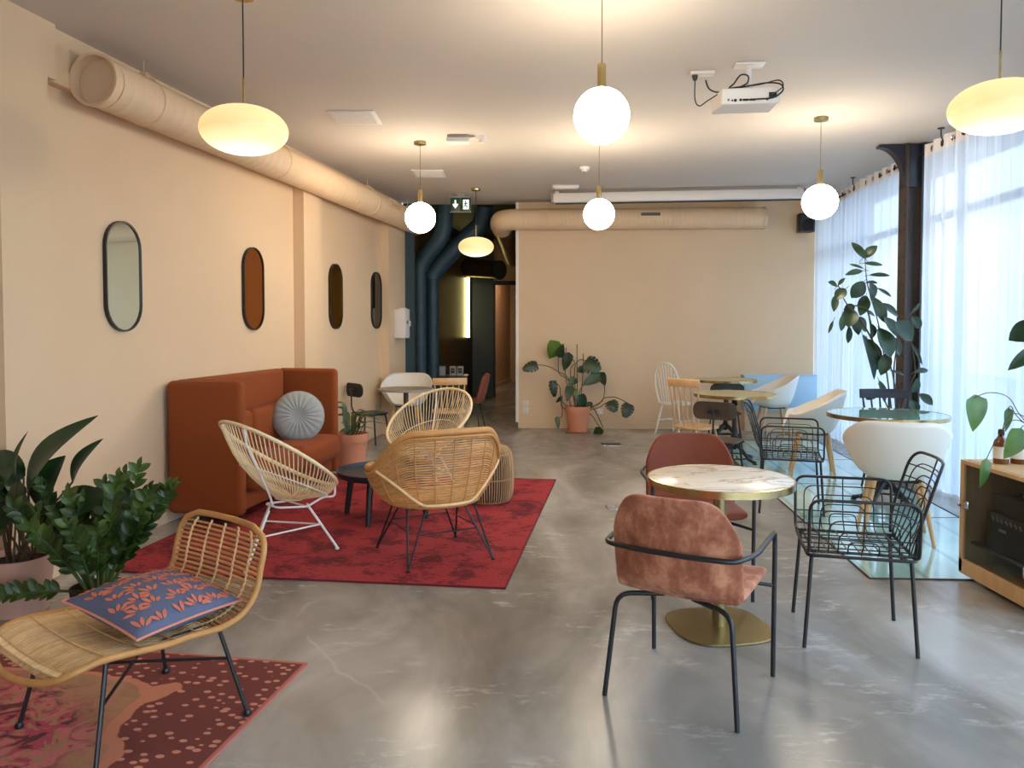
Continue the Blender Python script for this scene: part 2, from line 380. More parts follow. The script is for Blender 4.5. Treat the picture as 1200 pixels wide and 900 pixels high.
M['redrug'] = redrug()
M['rugbind'] = mat('dark_red_rug_binding', srgb(110, 20, 32), .9)
def pinkrug():
    # local x along the long edge (0 at right-hand corner, growing left), local y from the far edge towards the viewer
    m = mat('faded_floral_wool', (.4, .25, .2), .95); c = coords(m)
    s_ = node(m, 'ShaderNodeSeparateXYZ'); link(m, c, s_.inputs[0]); X, Y = s_.outputs['X'], s_.outputs['Y']
    n = node(m, 'ShaderNodeTexNoise', Scale=1.5, Detail=7.0, Roughness=.65, Distortion=.8); link(m, c, n.inputs[0])
    field = ramp(m, n.outputs['Fac'], [(.3, srgb(140, 96, 66)), (.5, srgb(176, 130, 96)), (.7, srgb(160, 108, 82))]).outputs[0]
    # central bouquet
    dx = mathn(m, 'SUBTRACT', X, 1.05); dy = mathn(m, 'SUBTRACT', Y, .85)
    dist = mathn(m, 'SQRT', mathn(m, 'ADD', mathn(m, 'MULTIPLY', dx, dx), mathn(m, 'MULTIPLY', mathn(m, 'MULTIPLY', dy, dy), 1.3)))
    n2 = node(m, 'ShaderNodeTexNoise', Scale=4.5, Detail=6.0, Roughness=.6, Distortion=1.5); link(m, c, n2.inputs[0])
    dd = mathn(m, 'SUBTRACT', mathn(m, 'ADD', dist, mathn(m, 'MULTIPLY', n2.outputs['Fac'], .7)), .35)
    bq = ramp(m, dd, [(.40, (1, 1, 1)), (.62, (0, 0, 0))]).outputs[0]
    n3 = node(m, 'ShaderNodeTexNoise', Scale=6.0, Detail=4.0, Distortion=2.2); link(m, c, n3.inputs[0])
    flow = ramp(m, n3.outputs['Fac'], [(.34, srgb(96, 50, 48)), (.42, srgb(180, 70, 88)), (.50, srgb(168, 122, 84)), (.56, srgb(206, 104, 110)), (.66, srgb(150, 52, 70))], 'CONSTANT').outputs[0]
    colr = mixc(m, bq, field, flow)
    pk = ramp(m, X, [(.9, (0, 0, 0)), (1.0, (0, 0, 0))])
    pkx = mathn(m, 'MULTIPLY', X, .5); pink = ramp(m, pkx, [(.5, (0, 0, 0)), (.75, (1, 1, 1))]).outputs[0]
    colr = mixc(m, mathn(m, 'MULTIPLY', pink, .6), colr, srgb(170, 58, 78))
    # scalloped border
    nb = mathn(m, 'MULTIPLY', mathn(m, 'SINE', mathn(m, 'MULTIPLY', Y, 9.0)), .07)
    nb2 = mathn(m, 'MULTIPLY', mathn(m, 'SINE', mathn(m, 'MULTIPLY', X, 8.0)), .045)
    n4 = node(m, 'ShaderNodeTexNoise', Scale=5.0, Detail=2.0); link(m, c, n4.inputs[0]); wob = mathn(m, 'MULTIPLY', mathn(m, 'SUBTRACT', n4.outputs['Fac'], .5), .16)
    ex = mathn(m, 'ADD', mathn(m, 'ADD', X, nb), wob); ey = mathn(m, 'ADD', mathn(m, 'ADD', mathn(m, 'MULTIPLY', Y, 1.6), nb2), wob)
    e = mathn(m, 'SMOOTH_MIN', ex, ey); 
    bord = ramp(m, e, [(.40, (1, 1, 1)), (.41, (0, 0, 0))]).outputs[0]
    v = node(m, 'ShaderNodeTexVoronoi', Scale=17.0, Randomness=.7); c3 = coords(m, (1, 1.5, 1), (0, 0, .6)); link(m, c3, v.inputs['Vector'])
    dots = ramp(m, v.outputs['Distance'], [(.26, (1, 1, 1)), (.30, (0, 0, 0))]).outputs[0]
    bc = mixc(m, dots, srgb(118, 56, 48), srgb(206, 138, 116)); colr = mixc(m, bord, colr, bc)
    band = mathn(m, 'SUBTRACT', 1.0, mathn(m, 'MULTIPLY', mathn(m, 'ABSOLUTE', mathn(m, 'SUBTRACT', e, .425)), 34.0)); band = ramp(m, band, [(.0, (0, 0, 0)), (.25, (1, 1, 1))]).outputs[0]
    colr = mixc(m, band, colr, srgb(202, 128, 98))
    edge = ramp(m, mathn(m, 'MINIMUM', X, Y), [(.012, (1, 1, 1)), (.02, (0, 0, 0))]).outputs[0]
    colr = mixc(m, edge, colr, srgb(190, 112, 96))
    link(m, colr, bsdf(m).inputs['Base Color'])
    return m
M['pinkrug'] = pinkrug()
M['cushblue'] = mat('slate_blue_cotton', srgb(98, 104, 130), .9, vary=.06, scale=200)
M['cushleaf'] = mat('coral_embroidered_leaf', srgb(214, 122, 96), .85, vary=.1, scale=60)
M['piping'] = mat('coral_pink_piping', srgb(226, 142, 118), .7)
M['tabletan'] = mat('olive_tan_laminate', srgb(182, 168, 122), .25, vary=.04, scale=3)
M['mirrorgreen'] = mat('pale_green_glass_top', srgb(150, 200, 180), .02, metal=.55, spec=.9)
M['greytop'] = mat('grey_laminate', srgb(150, 140, 128), .35)
M['facadedark'] = mat('dark_window_frame', srgb(60, 62, 66), .5)
M['street'] = mat('street_asphalt', srgb(120, 122, 124), .9, vary=.1)
M['facadeout'] = mat('pale_stone_facade', srgb(214, 214, 212), .9, vary=.05, scale=2)
M['winout'] = mat('street_window_glass', srgb(90, 104, 116), .2)

# ================================================================ ROOM SHELL
UX, UY = .1695, .9855                       # direction of the left wall on plan
def WL(u, n, z=0): return Vector((-2.763+UX*u+UY*n, 5.309+UY*u-UX*n, z))
WROT = math.atan2(UY, UX)                   # local x runs along the wall, local -y points into the room
def wl_box(mb, u0, u1, n0, n1, z0, z1, bev=0):
    return mb.box(WL((u0+u1)/2, (n0+n1)/2, (z0+z1)/2), (u1-u0, n1-n0, z1-z0), WROT, bev=bev)
CH = 3.33
def cx(y): return 3.27+.1*y                 # line of the curtains
def struct(mb, name, m, parent=None, **k): return setp(mb.build(name, m, parent, smooth=False, **k), kind='structure' if parent is None else None)
f = MB(); f.prism([(-5, -3.2), (4.2, -3.2), (4.2, 6), (5.2, 11.6), (1.2, 11.6), (1.2, 21.5), (-3, 21.5)], -.2, 0)
struct(f, 'floor', M['concrete'])
f = MB(); f.prism([(-5, -3.2), (4.2, -3.2), (5.4, 11.55), (-2.2, 11.55)], CH, CH+.2); struct(f, 'ceiling', M['ceiling'])
f = MB(); wl_box(f, -9, 6.24, -.25, 0, 0, CH+.1)
wl_box(f, -1.04, -.68, -.05, .12, 0, 3.02); wl_box(f, 2.80, 3.24, -.05, .12, 0, 3.02); wl_box(f, 5.5, 6.235, -.05, .12, 0, 3.02)
wl_box(f, -4.2, -3.8, -.05, .12, 0, 3.02)
wl_box(f, -9, -.61, -.05, .12, 3.0, CH+.05); wl_box(f, -.61, 6.235, -.05, .075, 3.0, CH+.05)
struct(f, 'wall_left', M['wall'])
f = MB()
for a, b, n in ((-3.8, -1.04, 0), (-1.04, -.68, .12), (-.68, 2.80, 0), (2.80, 3.24, .12), (3.24, 5.5, 0), (5.5, 6.235, .12)):
    wl_box(f, a, b, n-.01, n+.014, 0, .10, .004)
struct(f, 'baseboard_left', M['wall'])
BA = math.atan2(-.052, 1)
def WB(s, n, z=0): return Vector((s*math.cos(BA)+n*math.sin(BA), 11.36+s*math.sin(BA)-n*math.cos(BA), z))   # back wall: s along, n into the room
def wb_box(mb, s0, s1, n0, n1, z0, z1, bev=0):
    return mb.box(WB((s0+s1)/2, (n0+n1)/2, (z0+z1)/2), (s1-s0, abs(n1-n0), z1-z0), BA, bev=bev)
f = MB(); wb_box(f, .09, 5.2, -.2, 0, 0, CH+.1); struct(f, 'wall_back', M['wall'])
f = MB(); wb_box(f, .09, 4.6, -.01, .014, 0, .09, .004); struct(f, 'baseboard_back', M['wall'])
f = MB(); wb_box(f, .055, .10, -.21, .01, .09, CH, .003); struct(f, 'trim_1', M['trimwhite'])
# corridor beyond the opening
f = MB(); f.box((-1.535, 11.75, 1.68), (.17, .5, 3.4), 0); f.prism([(-1.62, 11.6), (-1.50, 11.6), (-.84, 16.3), (-1.0, 16.3)], 0, 3.4); struct(f, 'wall_corridor_left', M['darkwall'])
f = MB(); f.box((-1.535, 11.475, 1.68), (.155, .04, 3.36)); struct(f, 'trim_2', M['teal'])
f = MB(); f.prism([(.13, 11.4), (.3, 11.4), (.3, 20.9), (.13, 20.9)], 0, 3.4); struct(f, 'wall_corridor_right', M['wall'])
f = MB(); f.box((-.64, 16.36, 1.7), (.5, .1, 3.4)); f.box((-.42, 16.33, 1.7), (.06, .12, 3.4)); struct(f, 'wall_corridor_end', M['darkgreen'])
f = MB(); f.box((-.13, 16.36, 2.9), (.52, .08, .9)); struct(f, 'wall_corridor_lintel', M['wall'])
f = MB(); f.box((-.135, 16.32, 2.42), (.53, .1, .08)); f.box((-.375, 16.32, 1.2), (.05, .1, 2.4)); struct(f, 'trim_3', M['black'])
f = MB(); f.prism([(-.47, 18.4), (-.05, 20.8), (-.05, 21), (-.8, 21), (-.8, 16.4), (-.6, 16.4)], 0, 3.4); f.box((.1, 20.9, 1.7), (.5, .1, 3.4)); struct(f, 'wall_hallway', M['wall'])
f = MB(); f.prism([(-.47, 18.38), (-.05, 20.78), (-.03, 20.78), (-.45, 18.38)], 0, .1); f.box((.05, 20.84, .05), (.2, .02, .1)); struct(f, 'baseboard_hallway', M['wall'])
f = MB(); f.prism([(-2.3, 11.55), (1.2, 11.55), (1.2, 21.2), (-1.6, 21.2)], CH+.02, CH+.2); struct(f, 'ceiling_corridor', M['darkceil'])
hl = bpy.data.lights.new('hallway_fill_light', 'AREA'); hl.energy = 9; hl.size = .3; hl.color = (1, .82, .62)  # unseen area light added to brighten the hallway, no fixture is modelled
ho = bpy.data.objects.new('hallway_fill_light', hl); COL.objects.link(ho); ho.location = (0, 18.2, 3.2)
# wall behind the camera with a tall window
f = MB()
f.box((-2.4, -3.1, 1.7), (4.6, .2, 3.4)); f.box((3.75, -3.1, 1.7), (.7, .2, 3.4)); f.box((1.65, -3.1, 2.95), (3.6, .2, .9)); f.box((1.65, -3.1, .1), (3.6, .2, .2))
struct(f, 'wall_front', M['wall'])
f = MB()
for x in (-.07, 1.1, 2.3, 3.38): f.box((x, -3.1, 1.35), (.06, .08, 2.3))
for z in (.23, 2.47): f.box((1.65, -3.1, z), (3.5, .08, .06))
wf = struct(f, 'window_1', M['facadedark']); struct(MB().box((1.65, -3.1, 1.35), (3.42, .01, 2.25)), 'window_pane', M['pane'], wf)
# glazed street front on the right
def fx(y): return cx(y)+.30
FR = -math.atan(.1)
f = MB(); ys = [-3.0, -1.7, -.4, .9, 2.2, 3.5, 4.8, 6.1, 7.4, 8.7, 10.0, 11.25]
for y in ys: f.box((fx(y), y, CH/2), (.06, .07, CH), FR)
L = 14.4; my = 4.15
f.box((fx(4.85), 4.85, CH/2), (.22, .42, CH), FR)  # wide pier added out of view to cast a shadow strip on the floor
for z in (.05, 2.62, CH-.03): f.box((fx(my), my, z), (.06, L, .07), FR)
wr = struct(f, 'window_2', M['facadedark']); struct(MB().box((fx(my), my, CH/2), (.012, L, CH), FR), 'window_pane', M['pane'], wr)
f = MB(); f.box((fx(my)+.02, my, 3.28), (.16, L, .14), FR); struct(f, 'trim_4', M['dsteel'])
# outside: pavement and the facade across the street
f = MB(); f.prism([(3.5, -14), (34, -14), (34, 34), (3.5, 34)], -.35, -.25); struct(f, 'ground', M['street'])
t = thing('street_building', 'pale stone building across the street seen dimly through the sheer curtains', 'building', (17, 9, -.25))
b = MB(); b.box((2, -5.5, 2.3), (4, 23.0, 4.6)); b.box((2, 17.0, 7), (4, 22, 14)); b.box((-.05, 0, 3.1), (.2, 34, .2)); b.build('wall', M['facadeout'], t, smooth=False)  # second block raised tall to keep direct sun off the curtains
for i in range(9):
    for z in ((1.5, 5.2, 8.4, 11.6) if i > 5 else (1.5,)):
        b = MB(); b.box((-.03, -14+i*3.4, z), (.12, 1.5, 2.0)); b.build('window', M['winout'], t, smooth=False)
portal((fx(my)-.06, my, CH/2), (-1, .1, 0), CH, L)
portal((1.65, -3.0, 1.35), (0, 1, 0), 3.5, 2.3)
# glass floor set in the concrete
gl = MB(); o0 = Vector((2.15, 4.56, 0)); poly = [(2.15, 4.56), (3.36, 4.50), (4.0, 10.1), (2.63, 10.1)]
ga = -math.atan(.1)
def tog(p): v = Matrix.Rotation(-ga, 3, 'Z') @ (Vector((p[0], p[1], 0))-o0); return (v.x, v.y)
gl.prism([tog(p) for p in poly], -.01, .004)
g = struct(gl, 'floor_glazed', M['glassfloor']); g.location = o0; g.rotation_euler = (0, 0, ga)
st = MB(); pl = [tog(p) for p in poly]
for a, b in ((0, 1), (1, 2), (2, 3), (3, 0)): st.tube([(pl[a][0], pl[a][1], .004), (pl[b][0], pl[b][1], .004)], .006, 6)
for t_ in (.27, .50, .74):
    a = Vector(pl[0]).lerp(Vector(pl[3]), t_); b = Vector(pl[1]).lerp(Vector(pl[2]), t_); st.tube([(a.x, a.y, .004), (b.x, b.y, .004)], .003, 6)
st.build('joint', M['dsteel'], g)
# ---------------------------------------------------------------- riveted steel column
t = thing('steel_column', 'dark riveted steel column with curved top bracket between the two curtains', 'column', (4.03, 7.74, 0), FR)
b = MB(); b.box((-.105, 0, 1.66), (.016, .20, 3.32)); b.box((.105, 0, 1.66), (.016, .20, 3.32)); b.box((0, .0, 1.66), (.2, .014, 3.32)); b.box((0, 0, .03), (.3, .28, .06))
b.build('shaft', M['dsteel'], t, smooth=False)
b = MB()
for z in [i*.14+.1 for i in range(23)]:
    for (x, y) in ((-.116, -.06), (-.116, .06)): b.lathe([(.012, 0), (.009, .006), (0, .009)], 8, M=Matrix.Translation((x, y, z)) @ Matrix.Rotation(-PI/2, 4, 'Y'))
    for x in (-.07, .02): b.lathe([(.012, 0), (.009, .006), (0, .009)], 8, M=Matrix.Translation((x, -.008, z)) @ Matrix.Rotation(PI/2, 4, 'X'))
b.build('rivet', M['dsteel'], t, kind='stuff')
b = MB(); b.box((.06, -.105, 1.66), (.07, .01, 3.32)); b.build('flange_plate', M['darkblue'], t, smooth=False)
b = MB(); arc = [(-.36, 3.32)]+[(-.36+.245*math.sin(a), 2.93+.37*math.cos(a)) for a in [i*PI/2/10 for i in range(11)]]+[(-.115, 2.9), (.11, 2.9), (.11, 3.32)]
b.prism(arc, -.05, .05, Matrix.Rotation(PI/2, 4, 'X')); b.build('bracket', M['darkblue'], t, smooth=False)
# ---------------------------------------------------------------- curtains
def curtain(name, y0, y1, label, seed):
    rnd = random.Random(seed); t = thing(name, label, 'curtain', (cx((y0+y1)/2), (y0+y1)/2, 0), 0, None)
    L = y1-y0; fold = []
    y = 0.0; ph = 0
    per = .21
    a1, a2, a3 = [rnd.uniform(0, 6) for _ in range(3)]
    def off(s, v):     # s distance along, v 0 bottom 1 top
        amp = .030+.022*(1-v)
        w_ = (.55+.45*math.sin(s*4.7+a3))*(1-.5*v)+.5*v
        return amp*w_*math.sin(2*PI*s/per+1.1*math.sin(s*3.1+a1)*(1-v*.6))+.020*(1-v*.7)*math.sin(2*PI*s/.093+1.5*math.sin(s*5.3)+a2)*(.4+.6*math.sin(s*2.9+a1)**2)+.018*math.sin(s*2.3+a3)+.006*math.sin(2*PI*s/.037+a1)*(1-v*.5)
    def fn(u, v, z0, z1):
        s = u*L; yy = y0+s; z = z0+(z1-z0)*v; return Vector((cx(yy)+off(s, z/3.3)-t.location.x, yy-t.location.y, z))
    nu = int(L/.014)
    b = MB(); b.grid(lambda u, v: fn(u, v, .015, 3.14), nu, 14); b.build('voile_panel', M['sheer'], t)
    b = MB(); b.grid(lambda u, v: fn(u, v, 3.14, 3.26), nu, 2); b.build('header_tape', M['header'], t)
    k = 0; s = per/4
    while s < L-.03:
        yy = y0+s; p = Vector((cx(yy)-t.location.x, yy-t.location.y, 3.20))
        b = MB(); ring = [p+Vector((.024*math.cos(a)*.25-.02, .012*math.cos(a)*.4+.0, .026*math.sin(a)))+Vector((.0, .02*math.cos(a), 0)) for a in [i*2*PI/12 for i in range(12)]]
        b.tube(ring, .006, 6, closed=True); b.build('eyelet', M['black' if k % 2 else 'chrome'], t)
        s += per; k += 1
curtain('sheer_curtain', 7.98, 11.12, 'white sheer curtain on the far side of the steel column, behind the tall rubber plant', 3)
curtain('sheer_curtain', 5.62, 7.52, 'white sheer curtain on the near side of the steel column, at the right edge', 8)
t = thing('curtain_rail', 'dark curtain rod running just below the ceiling along the windows', 'curtain rail', (cx(8), 8, 3.20))
b = MB(); b.tube([(cx(4.95)-cx(8), -3.05, 0), (cx(11.2)-cx(8), 3.2, 0)], .011, 10); b.build('rod', M['black'], t)
for y in (5.4, 7.1, 9.45):
    b = MB(); X = cx(y)-cx(8)-.02; b.tube(fillet([(X-.03, y-8, .13), (X-.03, y-8, .05), (X, y-8, 0)], .02), .007, 6); b.lathe([(.03, 0), (.03, .008)], 16, (X-.03, y-8, .120)); b.build('bracket', M['black'], t)

# ================================================================ DUCTS
def ribbed(path, r, pitch=.075, ridge=.0035):
    P = [Vector(p) for p in path]; pts = []; R = []
    for i in range(len(P)-1):
        a, b = P[i], P[i+1]; n = max(1, int((b-a).length/pitch))
        for k in range(n):
            for q, rr in ((0, r), (.82, r), (.86, r+ridge), (.94, r+ridge), (.98, r)): pts.append(a.lerp(b, (k+q)/n)); R.append(rr)
    pts.append(P[-1]); R.append(r); return pts, R
t = thing('ventilation_duct', 'long beige spiral duct running under the ceiling along the left wall', 'air duct', WL(0, .24, 3.05), WROT-PI/2)
# local y runs along the wall away from the camera, local x into the room
y0, y1 = -.44, 6.5
pts, R = ribbed([(0, y0+.075, 0), (0, y1, 0)], .158, .11, .0025)
b = MB(); b.tube(pts, R, 40); b.build('pipe', M['duct'], t)
b = MB(); b.lathe([(.150, .0), (.166, -.002), (.168, .01), (.162, .07), (.150, .07), (.148, .03), (.150, .0)], 40, M=Matrix.Translation((0, y0-.01, 0)) @ Matrix.Rotation(-PI/2, 4, 'X')); b.build('end_rim', M['duct'], t)
b = MB(); b.lathe([(0, 0), (.15, 0), (.15, .01), (0, .01)], 40, M=Matrix.Translation((0, y0+.062, 0)) @ Matrix.Rotation(-PI/2, 4, 'X')); b.build('end_cap', M['duct'], t)
for y in (.05, 1.95, 4.35, 6.0):
    b = MB(); b.tube([(.161*math.cos(a), y, .161*math.sin(a)) for a in [i*2*PI/32 for i in range(32)]], .006, 6, closed=True)
    b.box((0, y, .185), (.05, .03, .03)); b.tube([(.09, y, .14), (.03, y, .19), (0, y, .20)], .006, 6); b.tube([(0, y, .19), (0, y, .28)], .005, 6); b.build('hanger', M['duct'], t)
def grille(t, y, m='duct'):
    ang = math.radians(22); Mx = Matrix.Translation((.166*math.cos(ang), y, .166*math.sin(ang))) @ Matrix.Rotation(-ang, 4, 'Y')
    b = MB(); b.box((0, 0, 0), (.02, .34, .12), M=Mx, bev=.003); g = b.build('vent_grille', M[m], t)
    b = MB(); b.box((.008, 0, 0), (.01, .29, .075), M=Mx); b.build('opening', M['blackplastic'], g)
    b = MB()
    for k in range(13): b.box((.014, -.138+k*.023, 0), (.006, .006, .075), M=Mx)
    b.build('slat', M[m], g, kind='stuff')
grille(t, .85); grille(t, 4.95)
t = thing('ventilation_duct', 'beige spiral duct with dark grille running along the top of the back wall', 'air duct', WB(0, .19, 3.05), BA)
# local x along the back wall
pts, R = ribbed([(3.60, 0, 0), (.12, 0, 0)], .15, .06, .003)
arcp = [(.12-.20-.0*k+0, 0, 0) for k in range(0)]
b = MB(); b.tube(pts, R, 40); b.tube(smooth_path([(.13, 0, 0), (-.0, 0, 0), (-.13, .05, -.01), (-.17, .2, -.03), (-.16, .42, -.07)], 8), .152, 40); b.build('pipe', M['duct'], t)
b = MB(); b.lathe([(0, 0), (.15, 0), (.158, .0), (.158, .04), (.15, .04)], 40, M=Matrix.Translation((3.61, 0, 0)) @ Matrix.Rotation(-PI/2, 4, 'Y')); b.build('end_cap', M['duct'], t)
b = MB(); b.tube([(-.16, .40, -.07), (-.13, .9, -.16), (-.08, 2.2, -.36)], .150, 32); b.build('metal_section', M['bronze'], t)
for x in (.52, 2.3, 3.3):
    b = MB(); b.tube([(x, .154*math.cos(a), .154*math.sin(a)) for a in [i*2*PI/32 for i in range(32)]], .005, 6, closed=True); b.tube([(x, 0, .15), (x, 0, .28)], .005, 6); b.build('hanger', M['duct'], t)
b = MB(); b.box((1.98, -.147, .045), (.30, .02, .075), bev=.003); g = b.build('vent_grille', M['duct'], t)
b = MB(); b.box((1.98, -.158, .045), (.27, .006, .045)); b.build('opening', M['blackplastic'], g)
b = MB()
for k in range(16): b.box((1.855+k*.0167, -.162, .045), (.004, .004, .045))
b.build('slat', M['greyplastic'], g, kind='stuff')
t = thing('ventilation_duct', 'left of two dark teal ducts rising from the corridor floor to the ceiling', 'air duct', (-1.40, 11.70, 0))
pts, R = ribbed([(0, 0, 0), (0, 0, 2.36)], .098, .07, .003)
b = MB(); b.tube(pts, R, 28); b.tube(smooth_path([(0, 0, 2.33), (.01, 0, 2.42), (.12, 0, 2.60), (.27, 0, 2.78), (.36, 0, 2.98), (.38, 0, 3.34)], 6), .125, 28); b.build('pipe', M['teal_duct'], t)
t = thing('ventilation_duct', 'right of two dark teal ducts, bending diagonally across the corridor mouth', 'air duct', (-1.235, 11.98, 0))
pts, R = ribbed([(0, 0, 0), (0, 0, 2.28)], .098, .07, .003)
b = MB(); b.tube(pts, R, 28); b.tube(smooth_path([(0, 0, 2.25), (.03, 0, 2.36), (.30, 0, 2.66), (.60, 0, 2.94), (.76, 0, 3.10), (.80, 0, 3.34)], 6), .14, 28); b.build('pipe', M['teal_duct'], t)
t = thing('ventilation_duct', 'short dark duct hanging in the corridor above the hallway door', 'air duct', (-.42, 14.1, 2.56))
b = MB(); b.tube([(-.42, .5, .06), (.18, -.1, -.03)], .17, 32); b.build('pipe', M['bronze'], t)
b = MB(); b.tube([(.16, -.08, -.03), (.20, -.12, -.035)], .176, 32); b.build('collar', M['darkgreen'], t)
b = MB(); b.tube([(-.2, .28, .2), (-.2, .28, .78)], .006, 6); b.build('hanger', M['black'], t)
# LED strip
t = thing('led_wall_light', 'vertical yellow LED light strip on the dark corridor wall', 'wall light', (-.905, 15.75, 1.27))
b = MB(); b.box((0, 0, .62), (.05, .05, 1.25)); b.build('housing', M['black'], t); b = MB(); b.box((.01, -.03, .62), (.055, .02, 1.22)); b.build('light_strip', M['led'], t)

# ================================================================ CEILING FIXTURES
def pendant_globe(loc, drop, label, r=.15, src=None):
    t = thing('globe_pendant_lamp', label, 'pendant lamp', (loc[0], loc[1], CH), 0, None)
    b = MB(); b.lathe([(.058, -.03), (.060, -.026), (.060, 0)], 32); b.build('ceiling_rose', M['brassdark'], t)
    zc = -drop
    b = MB(); b.tube([(0, 0, -.03), (0, 0, zc+r+.11)], .0028, 6); b.build('cord', M['brassdark'], t)
    b = MB(); b.lathe([(.0, zc+r+.125), (.022, zc+r+.125), (.0235, zc+r+.12), (.0235, zc+r-.008), (.0, zc+r-.008)], 24); b.build('neck', M['brass'], t)
    b = MB(); b.lathe([(max(1e-6, r*math.sin(a)), zc+r*math.cos(a)) for a in [PI*i/24 for i in range(25)]], 40); b.build('globe', M['lamp'], t)
    return t
def pendant_disc(loc, drop, label, R_=.235, h=.13):
    t = thing('disc_pendant_lamp', label, 'pendant lamp', (loc[0], loc[1], CH))
    b = MB(); b.lathe([(.06, -.028), (.062, -.022), (.062, 0)], 32); b.build('ceiling_rose', M['brass'], t)
    b = MB(); b.tube([(0, 0, -.02), (0, 0, -drop+h+.14)], .004, 6); b.build('cord', M['blackplastic'], t)
    b = MB(); b.lathe([(.0, -drop+h+.155), (.006, -drop+h+.155), (.006, -drop+h-.0), (.03, -drop+h-.004), (.03, -drop+h-.012)], 16); b.build('stem', M['brass'], t)
    b = MB(); b.lathe([(max(1e-6, R_*math.sin(a)**.92), -drop+h*math.cos(a)) for a in [PI*i/24 for i in range(25)]], 48); b.build('shade', M['lampdisc'], t)
    return t
pendant_globe((.485, 4.2), 3.33-2.655, 'round white globe pendant lamp nearest the camera, hanging in the middle of the room')
pendant_globe((-.905, 7.63), 3.33-2.585, 'round white globe pendant lamp hanging nearest the left duct')
pendant_globe((.845, 7.5), 3.33-2.60, 'round white globe pendant lamp in front of the back wall duct, under the projection screen')
pendant_globe((2.69, 6.75), 3.33-2.60, 'round white globe pendant lamp hanging nearest the windows and the wall speaker')
pendant_disc((-1.468, 4.25), 3.33-2.59, 'flat oval yellow pendant lamp in front of the left duct')
pendant_disc((-.475, 10.2), 3.33-2.56, 'flat oval yellow pendant lamp farthest away, at the corridor mouth')
pendant_disc((2.48, 3.95), 3.33-2.63, 'flat oval yellow pendant lamp at the right edge, in front of the curtain')
def ceil_grille(x, y, w_, d, rz, label):
    t = thing('ceiling_vent', label, 'air vent', (x, y, CH), rz)
    b = MB(); b.box((0, 0, -.006), (w_, d, .012), bev=.004); b.build('frame', M['whiteequip'], t)
    b = MB()
    for k in range(9): b.box((0, -d*.40+k*d*.1, -.012), (w_*.84, .024, .006))
    b.build('slat', M['whiteequip'], t, kind='stuff')
ceil_grille(-1.36, 6.74, .40, .42, .0, 'white square ceiling vent nearest the camera, beside the near oval lamp')
ceil_grille(-.99, 9.2, .38, .42, .0, 'white square ceiling vent farther away, behind the left globe lamp')
t = thing('emergency_light', 'white rectangular emergency light box on the ceiling near the middle', 'emergency light', (-.515, 7.42, CH))
b = MB(); b.box((0, 0, -.012), (.2, .16, .024), bev=.004); b.build('base', M['greyplastic'], t); b = MB(); b.box((.0, -.01, -.045), (.22, .14, .045), bev=.01); b.build('cover', M['whiteequip'], t)
t = thing('ceiling_spotlight', 'small white fitting on the ceiling right of the emergency light box', 'spotlight', (-.29, 7.42, CH))
b = MB(); b.lathe([(0, -.03), (.045, -.03), (.055, -.0)], 20); b.build('base', M['whiteequip'], t); b = MB(); b.tube([(0, 0, -.03), (0, .0, -.06)], .03, 16); b.build('sensor', M['whiteequip'], t)
t = thing('smoke_detector', 'small round white smoke detector on the ceiling beside the middle globe lamp', 'smoke detector', (.83, 8.85, CH))
b = MB(); b.lathe([(0, -.05), (.03, -.05), (.035, -.03), (.055, -.028), (.06, 0)], 24); b.build('body', M['whiteequip'], t); b = MB(); b.lathe([(0, -.056), (.012, -.055), (.012, -.048)], 12); b.build('sensor', M['greyplastic'], t)
t = thing('emergency_light', 'white oblong emergency light box on the ceiling above the end of the projection screen', 'emergency light', (.69, 10.0, CH), .0)
b = MB(); b.box((0, 0, -.02), (.34, .12, .04), bev=.008); b.build('body', M['whiteequip'], t); b = MB(); b.box((0, -.0, -.042), (.28, .08, .006)); b.build('diffuser', M['trimwhite'], t)
# projection screen case
p0, p1 = Vector((.553, 10.38, 0)), Vector((3.77, 10.02, 0)); a = math.atan2((p1-p0).y, (p1-p0).x); Ls = (p1-p0).length
t = thing('projection_screen', 'long white rolled-up projection screen case under the ceiling above the back duct', 'projector screen', (p0+p1)/2+Vector((0, 0, 3.225)), a)
b = MB(); b.box((0, 0, 0), (Ls, .13, .13), bev=.02); b.build('case', M['whiteequip'], t)
b = MB(); b.box((0, -.01, -.072), (Ls-.06, .035, .02)); b.build('bottom_bar', M['blackplastic'], t)
for s in (-1, 1):
    b = MB(); b.box((s*(Ls/2+.012), 0, 0), (.03, .14, .14), bev=.02); b.build('end_cap', M['greyplastic'], t)
    b = MB(); b.box((s*(Ls/2-.05), .0, .075), (.05, .05, .035)); b.build('bracket', M['whiteequip'], t)
# projector
t = thing('ceiling_projector', 'white video projector hanging from the ceiling with black cables', 'projector', (1.60, 5.35, 3.07), math.radians(-6))
b = MB(); b.prism([(-.17, -.115), (.215, -.115), (.20, .13), (-.205, .13)], -.055, .055); b.build('body', M['whiteequip'], t, smooth=False, bev=.012)
b = MB(); b.box((.165, -.117, .0), (.05, .006, .035)); b.build('power_socket', M['blackplastic'], t)
b = MB()
for x, z, r in ((-.125, -.025, .006), (-.10, -.03, .006), (-.08, -.03, .010), (-.045, -.028, .009), (.13, -.028, .008)): b.lathe([(0, 0), (r, 0), (r, .005), (0, .005)], 12, M=Matrix.Translation((x, -.115, z)) @ Matrix.Rotation(PI/2, 4, 'X'))
for x in (-.015, .035): b.box((x, -.116, -.028), (.034, .006, .014))
b.build('connector', M['blackplastic'], t)
b = MB(); b.tube([(.04, .05, .05), (.04, .05, .26)], .02, 16); b.box((.04, .05, .2535), (.20, .12, .012), bev=.003); b.box((.04, .05, .065), (.12, .12, .014)); b.build('ceiling_mount', M['whiteequip'], t)
